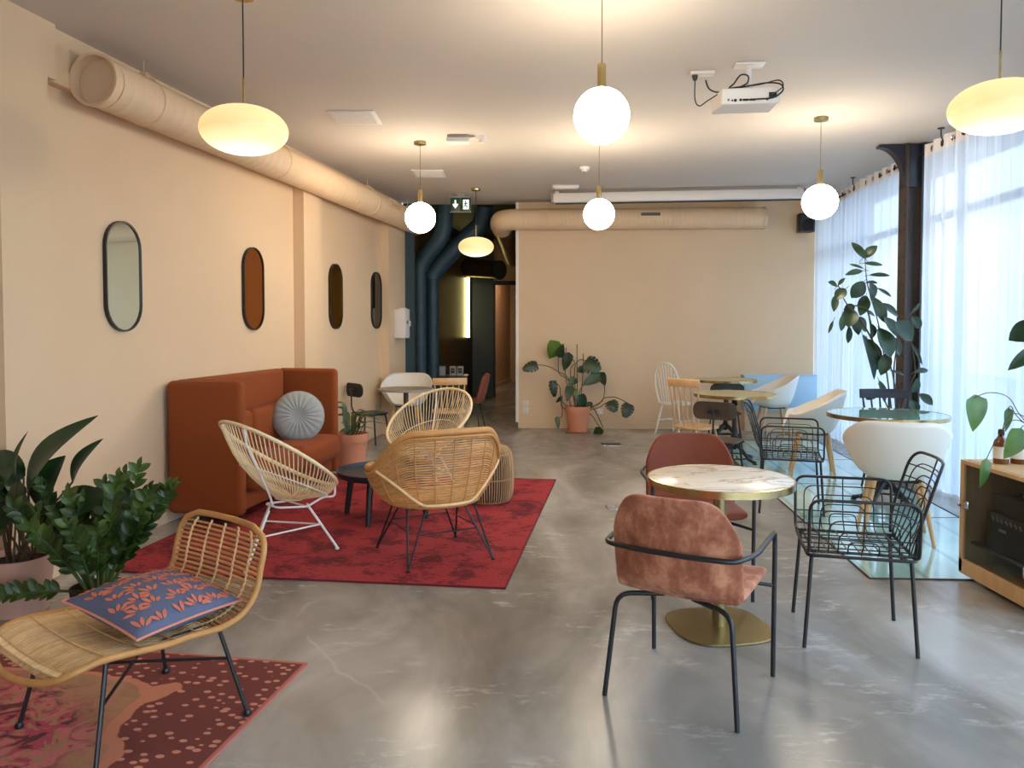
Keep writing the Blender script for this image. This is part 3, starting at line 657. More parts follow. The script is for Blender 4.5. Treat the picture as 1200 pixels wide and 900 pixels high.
b = MB(); b.tube(smooth_path([(-.02, -.12, -.03), (.06, -.15, -.035), (.16, -.16, -.03), (.225, -.14, .02), (.21, -.12, .07), (.12, -.10, .085), (0, -.09, .07), (-.11, -.07, .065), (-.08, -.06, .10), (-.03, -.03, .165), (.02, -.02, .16), (.02, 0, .12), (-.03, -.01, .09)], 6), .0055, 8); b.build('power_cable', M['blackplastic'], t)
b = MB(); b.tube(smooth_path([(.16, -.12, .0), (.22, -.16, .04), (.20, -.12, .095), (.08, -.10, .075), (-.1, -.09, .062), (-.16, -.04, .05), (-.24, .05, .02), (-.29, .1, .0), (-.315, .14, .06), (-.31, .18, .215)], 6), .004, 8); b.build('signal_cable', M['blackplastic'], t)
b = MB(); b.tube(smooth_path([(-.14, -.05, .05), (-.19, .02, .07), (-.225, .10, .12), (-.235, .18, .20)], 6), .006, 8); b.build('data_cable', M['blackplastic'], t)
t = thing('ceiling_outlet', 'white ceiling outlet plate with black plug beside the projector', 'power outlet', (1.36, 5.56, CH), math.radians(-6))
b = MB(); b.box((0, 0, -.01), (.17, .09, .02), bev=.004); b.build('plate', M['whiteequip'], t)
b = MB(); b.lathe([(.014, -.055), (.02, -.03), (.022, -.02)], 12, (-.05, 0, 0)); b.build('plug', M['blackplastic'], t)
# speaker
t = thing('wall_speaker', 'small black loudspeaker high on the back wall beside the curtain', 'speaker', WB(4.2, .12, 2.98), BA)
b = MB(); b.prism([(-.10, .08), (-.12, -.06), (-.09, -.11), (.09, -.11), (.12, -.06), (.10, .08)], -.13, .13); b.build('cabinet', M['blackplastic'], t, smooth=False, bev=.008)
b = MB(); b.lathe([(0, 0), (.075, 0), (.08, .004), (.08, 0)], 24, M=Matrix.Translation((0, -.112, -.03)) @ Matrix.Rotation(PI/2, 4, 'X')); b.build('driver', M['darkceil'], t)
b = MB(); b.lathe([(0, .004), (.012, .003), (.014, 0)], 12, M=Matrix.Translation((0, -.112, .07)) @ Matrix.Rotation(PI/2, 4, 'X')); b.build('tweeter', M['greyplastic'], t)
b = MB(); b.box((0, .095, .0), (.06, .07, .08)); b.build('wall_bracket', M['blackplastic'], t)
# exit sign
t = thing('exit_sign', 'green emergency exit sign with arrow and running figure hanging at the corridor mouth', 'exit sign', (-.70, 10.55, 3.17), 0)
b = MB(); b.box((-.072, 0, 0), (.135, .03, .19), bev=.004); b.box((.072, 0, 0), (.135, .03, .19), bev=.004); b.build('panel', M['signgreen'], t)
b = MB(); b.box((0, 0, .10), (.29, .036, .014)); b.box((0, 0, -.10), (.29, .036, .010)); b.box((0, .0, .125), (.10, .03, .05)); b.box((0, 0, .145), (.16, .05, .02)); b.build('frame', M['greyplastic'], t)
b = MB(); RX = Matrix.Translation((0, -.0175, 0)) @ Matrix.Rotation(PI/2, 4, 'X')
b.prism([(-.083, .06), (-.061, .06), (-.061, -.0), (-.043, .014), (-.034, -.004), (-.072, -.055), (-.110, -.004), (-.101, .014), (-.083, 0)], 0, .004, RX)
b.build('arrow', M['signwhite'], t, smooth=False)
b = MB(); b.prism([(.032, -.065), (.032, .065), (.112, .065), (.112, -.065)], 0, .002, RX); b.build('door_symbol', M['signwhite'], t, smooth=False)
b = MB(); RX2 = Matrix.Translation((0, -.0195, 0)) @ Matrix.Rotation(PI/2, 4, 'X')
b.lathe([(0, 0), (.011, 0), (.011, .003), (0, .003)], 12, M=Matrix.Translation((.066, -.0195, .04)) @ Matrix.Rotation(PI/2, 4, 'X'))
b.prism([(.058, .026), (.082, .026), (.100, .008), (.094, .002), (.079, .014), (.074, -.006), (.094, -.026), (.084, -.056), (.076, -.054), (.080, -.030), (.064, -.016), (.052, -.034), (.030, -.034), (.030, -.026), (.048, -.026), (.058, .006), (.046, .014), (.042, .004), (.036, .006)], 0, .003, RX2); b.build('running_figure', M['signgreen'], t, smooth=False)

# ================================================================ WALL FITTINGS
def pill(w_, h_, n=14):
    r = w_/2; return [(r*math.cos(a), h_/2-r+r*math.sin(a)) for a in [PI*i/n for i in range(n+1)]]+[(r*math.cos(a), -h_/2+r+r*math.sin(a)) for a in [PI+PI*i/n for i in range(n+1)]]
for D0, D1, mt, lab in ((5.236, 5.59, 'mir_silver', 'black framed pill-shaped mirror with pale silver glass, nearest on the left wall'),
                        (7.02, 7.405, 'mir_amber', 'black framed pill-shaped mirror with amber brown glass above the orange sofa'),
                        (8.946, 9.325, 'mir_gold', 'black framed pill-shaped mirror with golden glass beyond the wall pier'),
                        (10.31, 10.73, 'mir_black', 'black framed pill-shaped mirror with black smoked glass beside the white wall box')):
    u = ((D0+D1)/2-5.309)/UY; wd = .375
    t = thing('pill_mirror', lab, 'mirror', WL(u, 0, 1.865), WROT)
    Mx = Matrix.Rotation(PI, 4, 'Z') @ Matrix.Rotation(PI/2, 4, 'X')
    # outline in local x (along wall) / z, thickness into the room (-y)
    P = pill(wd, .775); Q = [Vector((x*(wd/2-.011)/(wd/2), z*(.3875-.011)/.3875)) for x, z in P]
    vs = [Vector((x, 0, z)) for x, z in P]+[Vector((x, -.028, z)) for x, z in P]+[Vector((x, -.028, z)) for x, z in Q]+[Vector((x, -.018, z)) for x, z in Q]
    n = len(P); fs = []
    for k in range(3): fs += [(k*n+i, k*n+(i+1) % n, (k+1)*n+(i+1) % n, (k+1)*n+i) for i in range(n)]
    MB().add(vs, fs).build('frame', M['blackplastic'], t, smooth=False)
    b = MB(); b.add([Vector((x, -.019, z)) for x, z in Q], [tuple(range(n))]); b.build('mirror_glass', M[mt], t, smooth=False)
t = thing('first_aid_box', 'white metal wall box with small green sign at the end of the left wall', 'wall box', WL(5.85, .12, 1.55), WROT)
b = MB(); b.box((0, -.075, 0), (.26, .15, .42), bev=.01); b.build('body', M['whiteequip'], t); b = MB(); b.box((-.02, -.155, 0), (.20, .012, .38), bev=.004); d = b.build('door', M['whiteequip'], t)
MB().box((-.02, -.163, .02), (.06, .003, .05)).build('green_sign', M['leafmid'], d); MB().box((.09, -.165, 0), (.03, .02, .08), bev=.004).build('latch', M['whiteequip'], d)
MB().box((0, -.075, .215), (.14, .10, .02), bev=.004).build('lid', M['whiteequip'], t)
def outlet(s, z, lab):
    t = thing('wall_outlet', lab, 'power outlet', WB(s, 0, z), BA)
    MB().box((0, -.005, 0), (.085, .01, .085), bev=.004).build('plate', M['trimwhite'], t)
    MB().lathe([(.019, .0), (.019, -.006), (.021, -.007), (.022, -.002)], 20, M=Matrix.Translation((0, -.004, 0)) @ Matrix.Rotation(-PI/2, 4, 'X')).build('socket', M['greyplastic'], t)
outlet(.205, .365, 'upper of the two white wall outlets beside the corridor opening'); outlet(.205, .265, 'lower of the two white wall outlets beside the corridor opening')
outlet(1.30, .255, 'single white wall outlet right of the monstera pot')
t = thing('floor_box', 'long dark floor socket cover in the concrete near the back wall plant', 'floor outlet', (1.27, 9.75, 0)); MB().box((0, 0, .004), (.26, .20, .008), bev=.002).build('frame', M['chrome'], t); MB().box((0, 0, .009), (.22, .16, .004)).build('lid', M['blackplastic'], t)
t = thing('floor_box', 'small grey floor socket cover beside the back velvet chair', 'floor outlet', (.83, 6.36, 0)); MB().box((0, 0, .004), (.09, .15, .008), bev=.002).build('frame', M['chrome'], t); MB().box((0, 0, .009), (.07, .12, .004)).build('lid', M['greyplastic'], t)
t = thing('low_wall_box', 'pale blue low panel box against the back wall beside the curtain', 'low cabinet', WB(3.9, .10, 0), BA)  # solid box standing in for a pale blue niche and ledge
MB().box((0, .0, .55), (1.1, .19, .50), bev=.006).build('panel_box', M['paleblue'], t); MB().box((0, .02, .155), (1.06, .14, .31)).build('plinth', M['wall'], t); MB().box((0, 0, .805), (1.12, .2, .018)).build('top', M['paleblue'], t)

# ================================================================ RUGS
def rug(name, label, pts, m, th, parts=True):
    o = Vector((*pts[0], 0)); d = Vector((*pts[1], 0))-o; a = math.atan2(d.y, d.x)
    R = Matrix.Rotation(-a, 3, 'Z'); P = [R @ (Vector((*p, 0))-o) for p in pts]
    t = thing(name, label, 'rug', (o.x, o.y, 0), a); b = MB(); b.prism([(p.x, p.y) for p in P], .001, th); b.build('pile', m, t, smooth=False); return t, P
t, P = rug('area_rug', 'large mottled crimson red rug under the sofa and wicker chairs', [(-2.58, 4.70), (-.04, 4.38), (.43, 7.5), (-2.1, 7.82)], M['redrug'], .008)
b = MB(); b.tube([(p.x, p.y, .006) for p in P], .006, 6, closed=True); b.build('binding', M['rugbind'], t)
# the faded rug: origin at its right far corner, local x to the left, local y towards the viewer
c0 = Vector((-.915, 3.393)); ex = Vector((-.985, .17)).normalized(); ey = Vector((-ex.y, ex.x)); 
t = thing('area_rug', 'faded pink and brown floral rug under the front rattan chair', 'rug', (c0.x, c0.y, 0), math.atan2(ex.y, ex.x))
b = MB(); b.prism([(0, 0), (2.02, 0), (2.02, 1.9), (0, 1.9)], .001, .009); b.build('pile', M['pinkrug'], t, smooth=False)

# ================================================================ SOFA
t = thing('high_back_sofa', 'burnt orange high-backed two-seat sofa against the left wall', 'sofa', WL(.53, .015, .0095), WROT)
def soft(mb, c, d, bev=.04): return mb.box(c, d, bev=bev, seg=4)
soft(MB(), (.05, -.33, .58), (.10, .62, 1.02), .045).build('side_panel', M['orange'], t)
soft(MB(), (1.84, -.33, .58), (.10, .62, 1.02), .045).build('side_panel', M['orange'], t)
soft(MB(), (.945, -.06, .58), (1.70, .10, 1.02), .045).build('back_panel', M['orange'], t)
for x in (.525, 1.365):
    soft(MB(), (x, -.41, .345), (.838, .60, .23), .075).build('seat_cushion', M['orange'], t)
    soft(MB(), (x, -.175, .60), (.838, .14, .36), .06).build('back_cushion', M['orange'], t)
MB().box((.945, -.36, .165), (1.66, .50, .14), bev=.02).build('base', M['orange'], t)
for x, y in ((.14, -.12), (.14, -.55), (1.75, -.12), (1.75, -.55)): MB().lathe([(.018, .0), (.022, .10)], 12, (x, y, 0)).build('foot', M['black'], t)
# round pleated cushion
t = thing('round_cushion', 'round grey velvet cushion with pleats and centre button on the orange sofa', 'cushion', WL(1.93, .45, .675), math.radians(16))
TL = Matrix.Rotation(math.radians(-14), 4, 'X') @ Matrix.Rotation(PI/2, 4, 'X')
b = MB(); rnd = random.Random(4)
def cush(u, v):
    a = 2*PI*u; ph = PI*v; r = .232*math.sin(ph)**.55 if 0 < v < 1 else 0
    pl = 1+.006*math.cos(a*22)*min(1, r*6)
    z = .075*math.cos(ph)*(1-.62*math.exp(-(r/.045)**2))
    z *= 1+.035*math.cos(a*22+.6*math.sin(a*3))*min(1, r/.1)
    return TL @ Vector((r*pl*math.cos(a), r*pl*math.sin(a), z))
b.grid(cush, 176, 28, cu=True); b.build('cover', M['greyvelvet'], t)
b = MB(); b.lathe([(0, .036), (.012, .034), (.016, .026)], 16, M=TL); b.build('button', M['greyvelvet'], t)
b = MB(); b.tube([TL @ Vector((.233*math.cos(a), .233*math.sin(a), 0)) for a in [i*2*PI/60 for i in range(60)]], .006, 6, closed=True); b.build('piping', M['greyvelvet'], t)

# ================================================================ CORD CHAIRS
def cord_chair(label, loc, rz, group=None, feet=((.18, -.337), (.17, .327), (-.35, .008))):
    t = thing('cord_lounge_chair', label, 'lounge chair', loc, rz, group); th = math.radians(35)
    def rim(a, k=1.0):
        q = -.425*math.cos(a)*k; return Vector((.405*math.sin(a)*k, q*math.cos(th)-.0, .665-q*math.sin(th)))
    c = Vector((0, .07, .365))
    def cord(a, s):
        p0 = rim(a); p1 = c+Vector((.085*math.sin(a), -.085*math.cos(a), .01*math.cos(a)))
        p = p0.lerp(p1, s); bul = math.sin(PI*s)*.052; d = Vector((math.sin(a), -math.cos(a), -.6)).normalized(); return p+d*bul
    b = MB(); n = 78
    for i in range(n): b.tube([cord(2*PI*i/n, s) for s in (0, .17, .34, .5, .67, .84, 1)], .0038, 5)
    b.tube([c+Vector((.085*math.sin(a), -.085*math.cos(a), .01*math.cos(a))) for a in [i*2*PI/24 for i in range(24)]], .009, 6, closed=True)
    b.build('cord_seat', M['rope'], t)
    b = MB(); b.tube([rim(2*PI*i/64) for i in range(64)], .0125, 10, closed=True); b.build('wrapped_rim', M['rope'], t)
    b = MB(); b.tube([cord(2*PI*i/48, .47)+Vector((0, 0, -.008)) for i in range(48)], .004, 6, closed=True)
    for s in (-1, 1):
        a0 = s*math.radians(24); r1 = rim(PI-a0, 1.0)
        b.tube(fillet([(0, -.06, .335), (s*.08, -.06, .335), (s*.12, .13, .315), (s*.15, .24, .37), r1+Vector((0, -.0, -.085)), r1], .035), .0075, 8)
    b.tube(fillet([rim(.4, 1.02), cord(.4, .14)+Vector((.012, -.02, -.02)), cord(.3, .85)+Vector((.01, -.025, -.02)), (.02, -.06, .335)], .03), .0075, 8); b.tube([(-.12, .13, .315), (.12, .13, .315)], .007, 8)
    b.build('steel_frame', M['whitemetal'], t)
    tops = []
    for (x, y) in feet:
        tp = Vector((x*.42, y*.42+.02, .325)); tops.append(tp)
        b = MB(); b.tube([tp, (x, y, .012)], .0085, 8); b.lathe([(.014, 0), (.014, .012)], 10, (x, y, 0)); b.build('leg', M['whitemetal'], t)
    b = MB(); m_ = [Vector((x, y, 0)).lerp(tp, .55) for (x, y), tp in zip(feet, tops)]
    for i in range(3): b.tube([m_[i], m_[(i+1) % 3]], .006, 8)
    b.build('stretcher', M['whitemetal'], t); return t
cord_chair('cord lounge chair on white steel legs in front of the orange sofa, seen from behind', (-1.53, 5.02, .0095), math.radians(-43))
cord_chair('cord lounge chair farther back, facing the viewer behind the brown rattan armchair', (-.76, 7.02, .0095), math.radians(148))

# ================================================================ RATTAN ARMCHAIR
t = thing('rattan_armchair', 'honey rattan tub armchair on black hairpin legs, seen from behind on the red rug', 'armchair', (-.52, 5.05, .0095), math.radians(28))
def rimz(a):                                   # a = 0 at the back, +-PI at the front
    k = (1+math.cos(a))/2; x = abs(a)
    if x < .62: return .845-.01*(x/.62)**2
    if x < 1.5: s = (x-.62)/.88; s = s*s*(3-2*s); return .835+(.60-.835)*s
    if x < 2.15: s = (x-1.5)/.65; return .60-.01*s
    s = min(1, (x-2.15)/.5); s = s*s*(3-2*s); return .59+(.42-.59)*s
def rch(a, s):
    z0 = .365; z1 = rimz(a); fl = (.30+(.11+.03*abs(math.sin(a)))*s**.7); fy = .27+.09*s**.8*(1 if math.cos(a) > 0 else .4)
    x = fl*math.sin(a)*(1+.05*math.sin(PI*s)); y = -fy*math.cos(a)
    return Vector((x, y, z0+(z1-z0)*s))
b = MB(); n = 31
for j in range(n):
    s = (j+.5)/n; b.tube([rch(-2.45+4.9*i/40, s)+Vector((0, 0, .0015*math.sin(i*1.7+j))) for i in range(41)], .0054, 5)
b.build('woven_back', M['rattan'], t)
b = MB()
for k in range(-4, 5):
    a = k*.30; b.tube([rch(a, s/8)*1.0+Vector((math.sin(a)*.006, -math.cos(a)*.006, 0)) for s in range(9)], .0042, 6)
for s_ in (-1, 1):
    for k in range(10):
        a = s_*(1.75+.075*k); b.tube([rch(a, s/6)+Vector((math.sin(a)*.008, 0, 0)) for s in range(7)], .005, 5)
b.build('rib', M['rattandark'], t)
b = MB(); rp = [rch(-2.5+5.0*i/60, 1.0) for i in range(61)]
b.tube([p+Vector((0, 0, .008)) for p in rp], .021, 10); b.build('top_rail', M['rattandark'], t)
b = MB(); b.tube([p*1.0+Vector((p.x*.03, p.y*.03, -.022)) for p in rp], .009, 8); b.build('lower_rail', M['rattandark'], t)
b = MB()
hoop = []
for i in range(41):
    a = -1.3+2.6*i/40; f_ = abs(a)/1.3; hoop.append(rch(a, .04+.90*max(0, f_-.35)**1.8/.65**1.8*.98)+Vector((math.sin(a)*.012, -math.cos(a)*.012, 0)))
b.tube(hoop, .009, 8); b.build('hoop', M['rattanpale'], t)
b = MB()
for k in range(26):
    y = -.24+k*.0195; w_ = .30*math.sqrt(max(.05, 1-(y/.29)**2)); b.tube([(-w_, y, .39), (0, y, .375), (w_, y, .39)], .006, 5)
b.tube([rch(-PI+2*PI*i/40, 0)+Vector((0, 0, .005)) for i in range(40)], .012, 8, closed=True); b.build('seat', M['rattan'], t)
for sx_ in (-1, 1):
    for sy_ in (-1, 1):
        fx_, fy_ = .29*sx_, .30*sy_; b = MB()
        b.tube([(.13*sx_, .20*sy_, .36), (fx_, fy_, .008)], .0065, 8); b.tube([(.23*sx_, .12*sy_, .36), (fx_, fy_, .008)], .0065, 8); b.lathe([(.013, 0), (.013, .01)], 10, (fx_, fy_, 0)); b.build('leg', M['black'], t)
b = MB()
for a_, c_ in (((-.22, -.25), (.22, -.25)), ((-.22, .25), (.22, .25)), ((-.25, -.2), (-.25, .2)), ((.25, -.2), (.25, .2))):
    b.tube([(a_[0]*.9, a_[1]*.93, .24 if 0 else .20), (c_[0]*.9, c_[1]*.93, .20)], .005, 6)
b.tube([(-.23, -.2, .358), (.23, -.2, .358)], .007, 6); b.tube([(-.23, .2, .358), (.23, .2, .358)], .007, 6); b.build('stretcher', M['black'], t)

# ================================================================ WICKER POUF
t = thing('wicker_pouf', 'weathered barrel-shaped wicker pouf behind the rattan armchair', 'pouf', (-.21, 6.6, .0095))
prof = [(.185, 0), (.212, .05), (.222, .14), (.225, .24), (.222, .33), (.205, .41), (.17, .455), (.10, .475), (.03, .48)]
pp = smooth_path([(r, 0, z) for r, z in prof], 3)
b = MB(); n = 64
for i in range(n):
    a = 2*PI*i/n; b.tube([(p.x*math.cos(a), p.x*math.sin(a), p.z+.006) for p in pp], .0055, 5)
b.build('cane_strand', M['canegrey'], t, kind='stuff')
b = MB()
for r, z in ((.186, .006), (.222, .2), (.205, .41), (.10, .475), (.04, .48)): b.tube([((r+.001)*math.cos(a), (r+.001)*math.sin(a), z+.006) for a in [i*2*PI/48 for i in range(48)]], .005, 6, closed=True)
b.build('hoop', M['rattandark'], t)
b = MB(); b.lathe([(max(p.x-.012, .001), p.z) for p in pp], 40); b.build('lining', M['soil'], t)

# ================================================================ COFFEE TABLE
t = thing('coffee_table', 'low round black coffee table with raised rim on the red rug', 'coffee table', (-1.0, 6.05, .013))
b = MB(); b.lathe([(0, .325), (.36, .325), (.375, .335), (.385, .375), (.375, .377), (.366, .345), (.0, .345)], 56); b.build('tray_top', M['darkblue'], t)
for k in range(4):
    a = math.radians(167+k*90 if 0 else 166+72*k*1.25); x, y = .34*math.cos(a), .34*math.sin(a)
    b = MB(); b.tube([(x*.86, y*.86, .33), (x, y, 0)], [.027, .021], 12); b.build('leg', M['black'], t)

# ================================================================ FRONT RATTAN LOUNGE CHAIR
t = thing('rattan_lounge_chair', 'low armless rattan lounge chair on thin black legs, nearest the camera at left', 'lounge chair', (-1.44, 2.89, .009), math.radians(143))
prof = smooth_path([(0, .40, .355), (0, .36, .385), (0, .26, .405), (0, .05, .385), (0, -.14, .375), (0, -.26, .40), (0, -.325, .47), (0, -.350, .565), (0, -.378, .665), (0, -.388, .70)], 8)
LN = [0]
for i in range(1, len(prof)): LN.append(LN[-1]+(prof[i]-prof[i-1]).length)
TOT = LN[-1]
def pf(s):
    d = s*TOT
    for i in range(1, len(prof)):
        if LN[i] >= d: return prof[i-1].lerp(prof[i], (d-LN[i-1])/(LN[i]-LN[i-1]+1e-9))
    return prof[-1]
def hw(s):                                                # half width along the profile
    W0 = .305-.035*max(0, 1-abs(s-.48)/.10)*.6
    e = .12
    if s < e: q = 1-s/e; return (W0-.0)*(.70+.30*math.sqrt(max(0, 1-q*q)))*1.0
    if s > 1-.10: q = (s-.90)/.10; return W0*(.66+.34*math.sqrt(max(0, 1-q*q)))
    return W0
def sp(u, s):
    p = pf(max(0, min(1, s))); w_ = hw(s); cu = .018*(1-u*u); bow = (-.028*(u*u) if s < .06 else 0)
    y = p.y+((1-u*u)*.0); z = p.z-cu*(1 if s < .5 else 0)-(.0)
    if s > .5: y -= cu
    return Vector((u*w_, y, z))
b = MB(); rnd = random.Random(2)
n = 30
for i in range(n):
    u = -1+2*(i+.5)/n; w_ = .0094*rnd.uniform(.80, 1.06); b.tube([sp(u, .015+.535*k/16) for k in range(17)], w_, 6, flat=.5)
b.build('seat', M['rattanpale'], t)
b = MB(); n = 23
for i in range(n):
    s = .535+.44*(i+.2)/n; b.tube([sp(-.985+1.97*k/10, s) for k in range(11)], .0082, 6, flat=.5)
b.build('backrest', M['rattan'], t)
b = MB()
for s in (.05, .17, .29, .41, .50): b.tube([sp(-.98+1.96*k/12, s)+Vector((0, 0, .006)) for k in range(13)], .0035, 6)
for u in (-.72, -.36, 0, .36, .72):
    pts = []
    for k in range(61):
        s = .52+.46*k/60; pts.append(sp(u, s)+Vector((.0025*math.sin(k*2.1), .008+.002*math.cos(k*2.1), .0)))
    b.tube(pts, .0048, 5)
for k in range(60):
    u = -.93+1.86*k/59; p = sp(u, .035); b.tube([p+Vector((-.004, .012, .007)), p+Vector((.004, -.014, .009))], .004, 5)
b.build('cane_binding', M['rattanpale'], t)
b = MB(); rim_ = [sp(-1, .0+k/36) for k in range(1, 36)]+[sp(-.98+1.96*k/12, 1.0) for k in range(13)]+[sp(1, 1-k/36) for k in range(1, 36)]+[sp(.98-1.96*k/12, 0)+Vector((0, .035*(1-(.98-1.96*k/12)**2), 0)) for k in range(13)]
b.tube(rim_, .0125, 10, closed=True); b.build('rim_frame', M['rattandark'], t)
ft = [(-.30, .29), (.30, .29), (.30, -.285), (-.30, -.285)]
tp = [(-.235, .215), (.235, .215), (.235, -.20), (-.235, -.20)]
for (x, y), (x1, y1) in zip(ft, tp):
    b = MB(); b.tube([(x1, y1, .372), (x, y, .006)], .0085, 8); b.lathe([(.0, 0), (.015, .0), (.017, .008), (.012, .02), (0, .022)], 12, (x, y, 0)); b.build('leg', M['black'], t)
b = MB()
for i in range(4): b.tube([(*tp[i], .372), (*tp[(i+1) % 4], .372)], .008, 8)
mid = [((x+x1*1.6)/2.6, (y+y1*1.6)/2.6, .23) for (x, y), (x1, y1) in zip(ft, tp)]
b.tube([mid[0], mid[2]], .006, 8); b.tube([mid[1], mid[3]], .006, 8); b.build('cross_bar', M['black'], t)
# patterned cushion
t = thing('patterned_cushion', 'slate blue cushion with coral leaf embroidery on the front rattan chair', 'cushion', (-1.365, 2.90, .470), math.radians(60))
W_ = .225; TL = Matrix.Rotation(math.radians(7), 4, 'X')
def cz(x, y): return .074*max(0, (1-(x/W_)**2))**.55*max(0, (1-(y/W_)**2))**.55
def cxy(u, v):
    x = (2*u-1); y = (2*v-1); k = 1-.06*(1-x*x)*(y*y)-.0; k2 = 1-.06*(1-y*y)*(x*x); return x*W_*k2, y*W_*k
for sgn in (1, -1):
    b = MB(); b.grid(lambda u, v: TL @ Vector((*cxy(u, v), sgn*cz((2*u-1)*W_, (2*v-1)*W_)-.0)), 30, 30); b.build('cover' if sgn > 0 else 'underside', M['cushblue'], t)
b = MB(); ed = [(k/16, 0) for k in range(16)]+[(1, k/16) for k in range(16)]+[(1-k/16, 1) for k in range(16)]+[(0, 1-k/16) for k in range(16)]
b.tube([TL @ Vector((*cxy(u, v), 0)) for u, v in ed], .005, 6, closed=True); b.build('piping', M['piping'], t)
b = MB(); rnd = random.Random(5)
def onc(x, y):
    return TL @ Vector((x, y, cz(x, y)+.0016))
sites = [(-.19+.074*i+(.037 if j % 2 else 0), -.21+.072*j) for i in range(6) for j in range(6)]
for cx_, cy_ in sites:
    rot = rnd.uniform(-.6, .6); cx_ += rnd.uniform(-.012, .012); cy_ += rnd.uniform(-.01, .01)
    for k in range(-2, 3):
        a = PI/2+rot+k*.55; l0, l1 = .016, .062*(1-.05*abs(k))*rnd.uniform(.85, 1.1); wd_ = .0075
        ax, ay = math.cos(a), math.sin(a); vs = []; ok = True
        for q in range(7):
            s = q/6; w2 = max(.0008, wd_*math.sin(PI*min(1, s*.96+.02))**.8); x = cx_+ax*(l0+(l1-l0)*s); y = cy_+ay*(l0+(l1-l0)*s)
            if max(abs(x), abs(y)) > W_*.90: ok = False
            for sd in (-1, 0, 1): vs.append(onc(x-ay*w2*sd, y+ax*w2*sd))
        if ok: b.add(vs, [(q*3+i, q*3+i+1, q*3+i+4, q*3+i+3) for q in range(6) for i in (0, 1)])
b.build('leaf_embroidery', M['cushleaf'], t, kind='stuff')

# ================================================================ VELVET CHAIRS
def velvet_chair(label, loc, rz, m, group=None):
    t = thing('velvet_chair', label, 'armchair', loc, rz, group)
    path = smooth_path([(0, .245, .452), (0, .20, .462), (0, .05, .452), (0, -.12, .445), (0, -.19, .455)], 6)
    def wseat(s): return .255*(1-.28*max(0, 1-s/.16)**2)
    n = len(path)-1
    b = MB(); b.grid(lambda u, v: Vector(((2*u-1)*wseat(v), path[int(v*n+.5)].y, path[int(v*n+.5)].z+.012*(2*u-1)**2+.0)), 14, n); b.build('seat', m, t, solid=.036, sub=1)
    p2 = smooth_path([(0, -.155, .452), (0, -.215, .475), (0, -.25, .54), (0, -.268, .65), (0, -.285, .77), (0, -.297, .855)], 6); n2 = len(p2)-1
    def hf(u): return 1-.34*max(0, (abs(2*u-1)-.42)/.58)**2.4
    b = MB(); 
    def pb(v):
        x = v*n2; i = min(int(x), n2-1); return p2[i].lerp(p2[i+1], x-i)
    b.grid(lambda u, v: Vector(((2*u-1)*(.245+.02*min(1, v*5)-.012*max(0, v*hf(u)-.6)), pb(v*hf(u)).y+.075*(2*u-1)**2*(.3+.7*min(1, v*2)), pb(v*hf(u)).z)), 20, n2); b.build('backrest', m, t, solid=.026, sub=1)
    r = .0105; az = .635
    b = MB(); b.tube(fillet([(-.275, .27, az-.045), (-.275, .262, az), (-.30, -.12, az+.005), (-.265, -.285, az+.008), (-.10, -.318, az+.01), (.10, -.318, az+.01), (.265, -.285, az+.008), (.30, -.12, az+.005), (.275, .262, az), (.275, .27, az-.045)], .05), r, 10); b.build('arm_rail', M['black'], t)
    for s in (-1, 1):
        b = MB(); b.tube([(s*.275, .27, az-.04), (s*.272, .272, .004)], r, 10); b.tube([(s*.274, .270, .40), (s*.16, .20, .42)], .008, 8); b.build('leg', M['black'], t)
        b = MB(); b.tube(fillet([(s*.272, -.272, .004), (s*.235, -.235, .425), (s*.06, -.16, .432)], .06), r, 10); b.build('leg', M['black'], t)
    b = MB(); b.tube([(-.16, .20, .42), (.16, .20, .42)], .008, 8); b.tube([(-.15, .2, .42), (-.12, -.17, .428)], .008, 8); b.tube([(.15, .2, .42), (.12, -.17, .428)], .008, 8); b.build('seat_frame', M['black'], t)
    return t
velvet_chair('dusty pink velvet chair with black tube arms, nearest the camera at the marble table', (.755, 3.19, 0), math.radians(-32), M['velvet'])
velvet_chair('rust brown velvet chair with black tube arms behind the marble table', (1.07, 4.46, 0), math.radians(176), M['velvetdark'])

# ================================================================ MARBLE TABLE
t = thing('marble_table', 'round cream marble bistro table with brass edge and brass foot plate', 'table', (1.045, 3.83, 0), math.radians(10))
b = MB(); b.lathe([(0, .735), (.352, .735), (.352, .757), (.348, .760), (0, .760)], 72); b.build('tabletop', M['marble'], t)
b = MB(); b.lathe([(.352, .7245), (.3585, .7245), (.3590, .759), (.3525, .7605), (.352, .757), (.352, .7245)], 72); b.build('edge_band', M['brass'], t)
b = MB(); b.lathe([(.0, .72), (.345, .722), (.345, .735)], 48); b.build('underside', M['darkply'], t)
b = MB(); b.tube([(0, 0, .01), (0, 0, .722)], .034, 32); b.build('column', M['brassdark'], t)
b = MB(); b.prism([(r*1.0*math.copysign(abs(math.cos(a))**.62, math.cos(a)), r*math.copysign(abs(math.sin(a))**.62, math.sin(a))) for r, a in [(.242, 2*PI*i/64) for i in range(64)]], 0, .012); b.build('foot_plate', M['brassdark'], t, bev=.003)

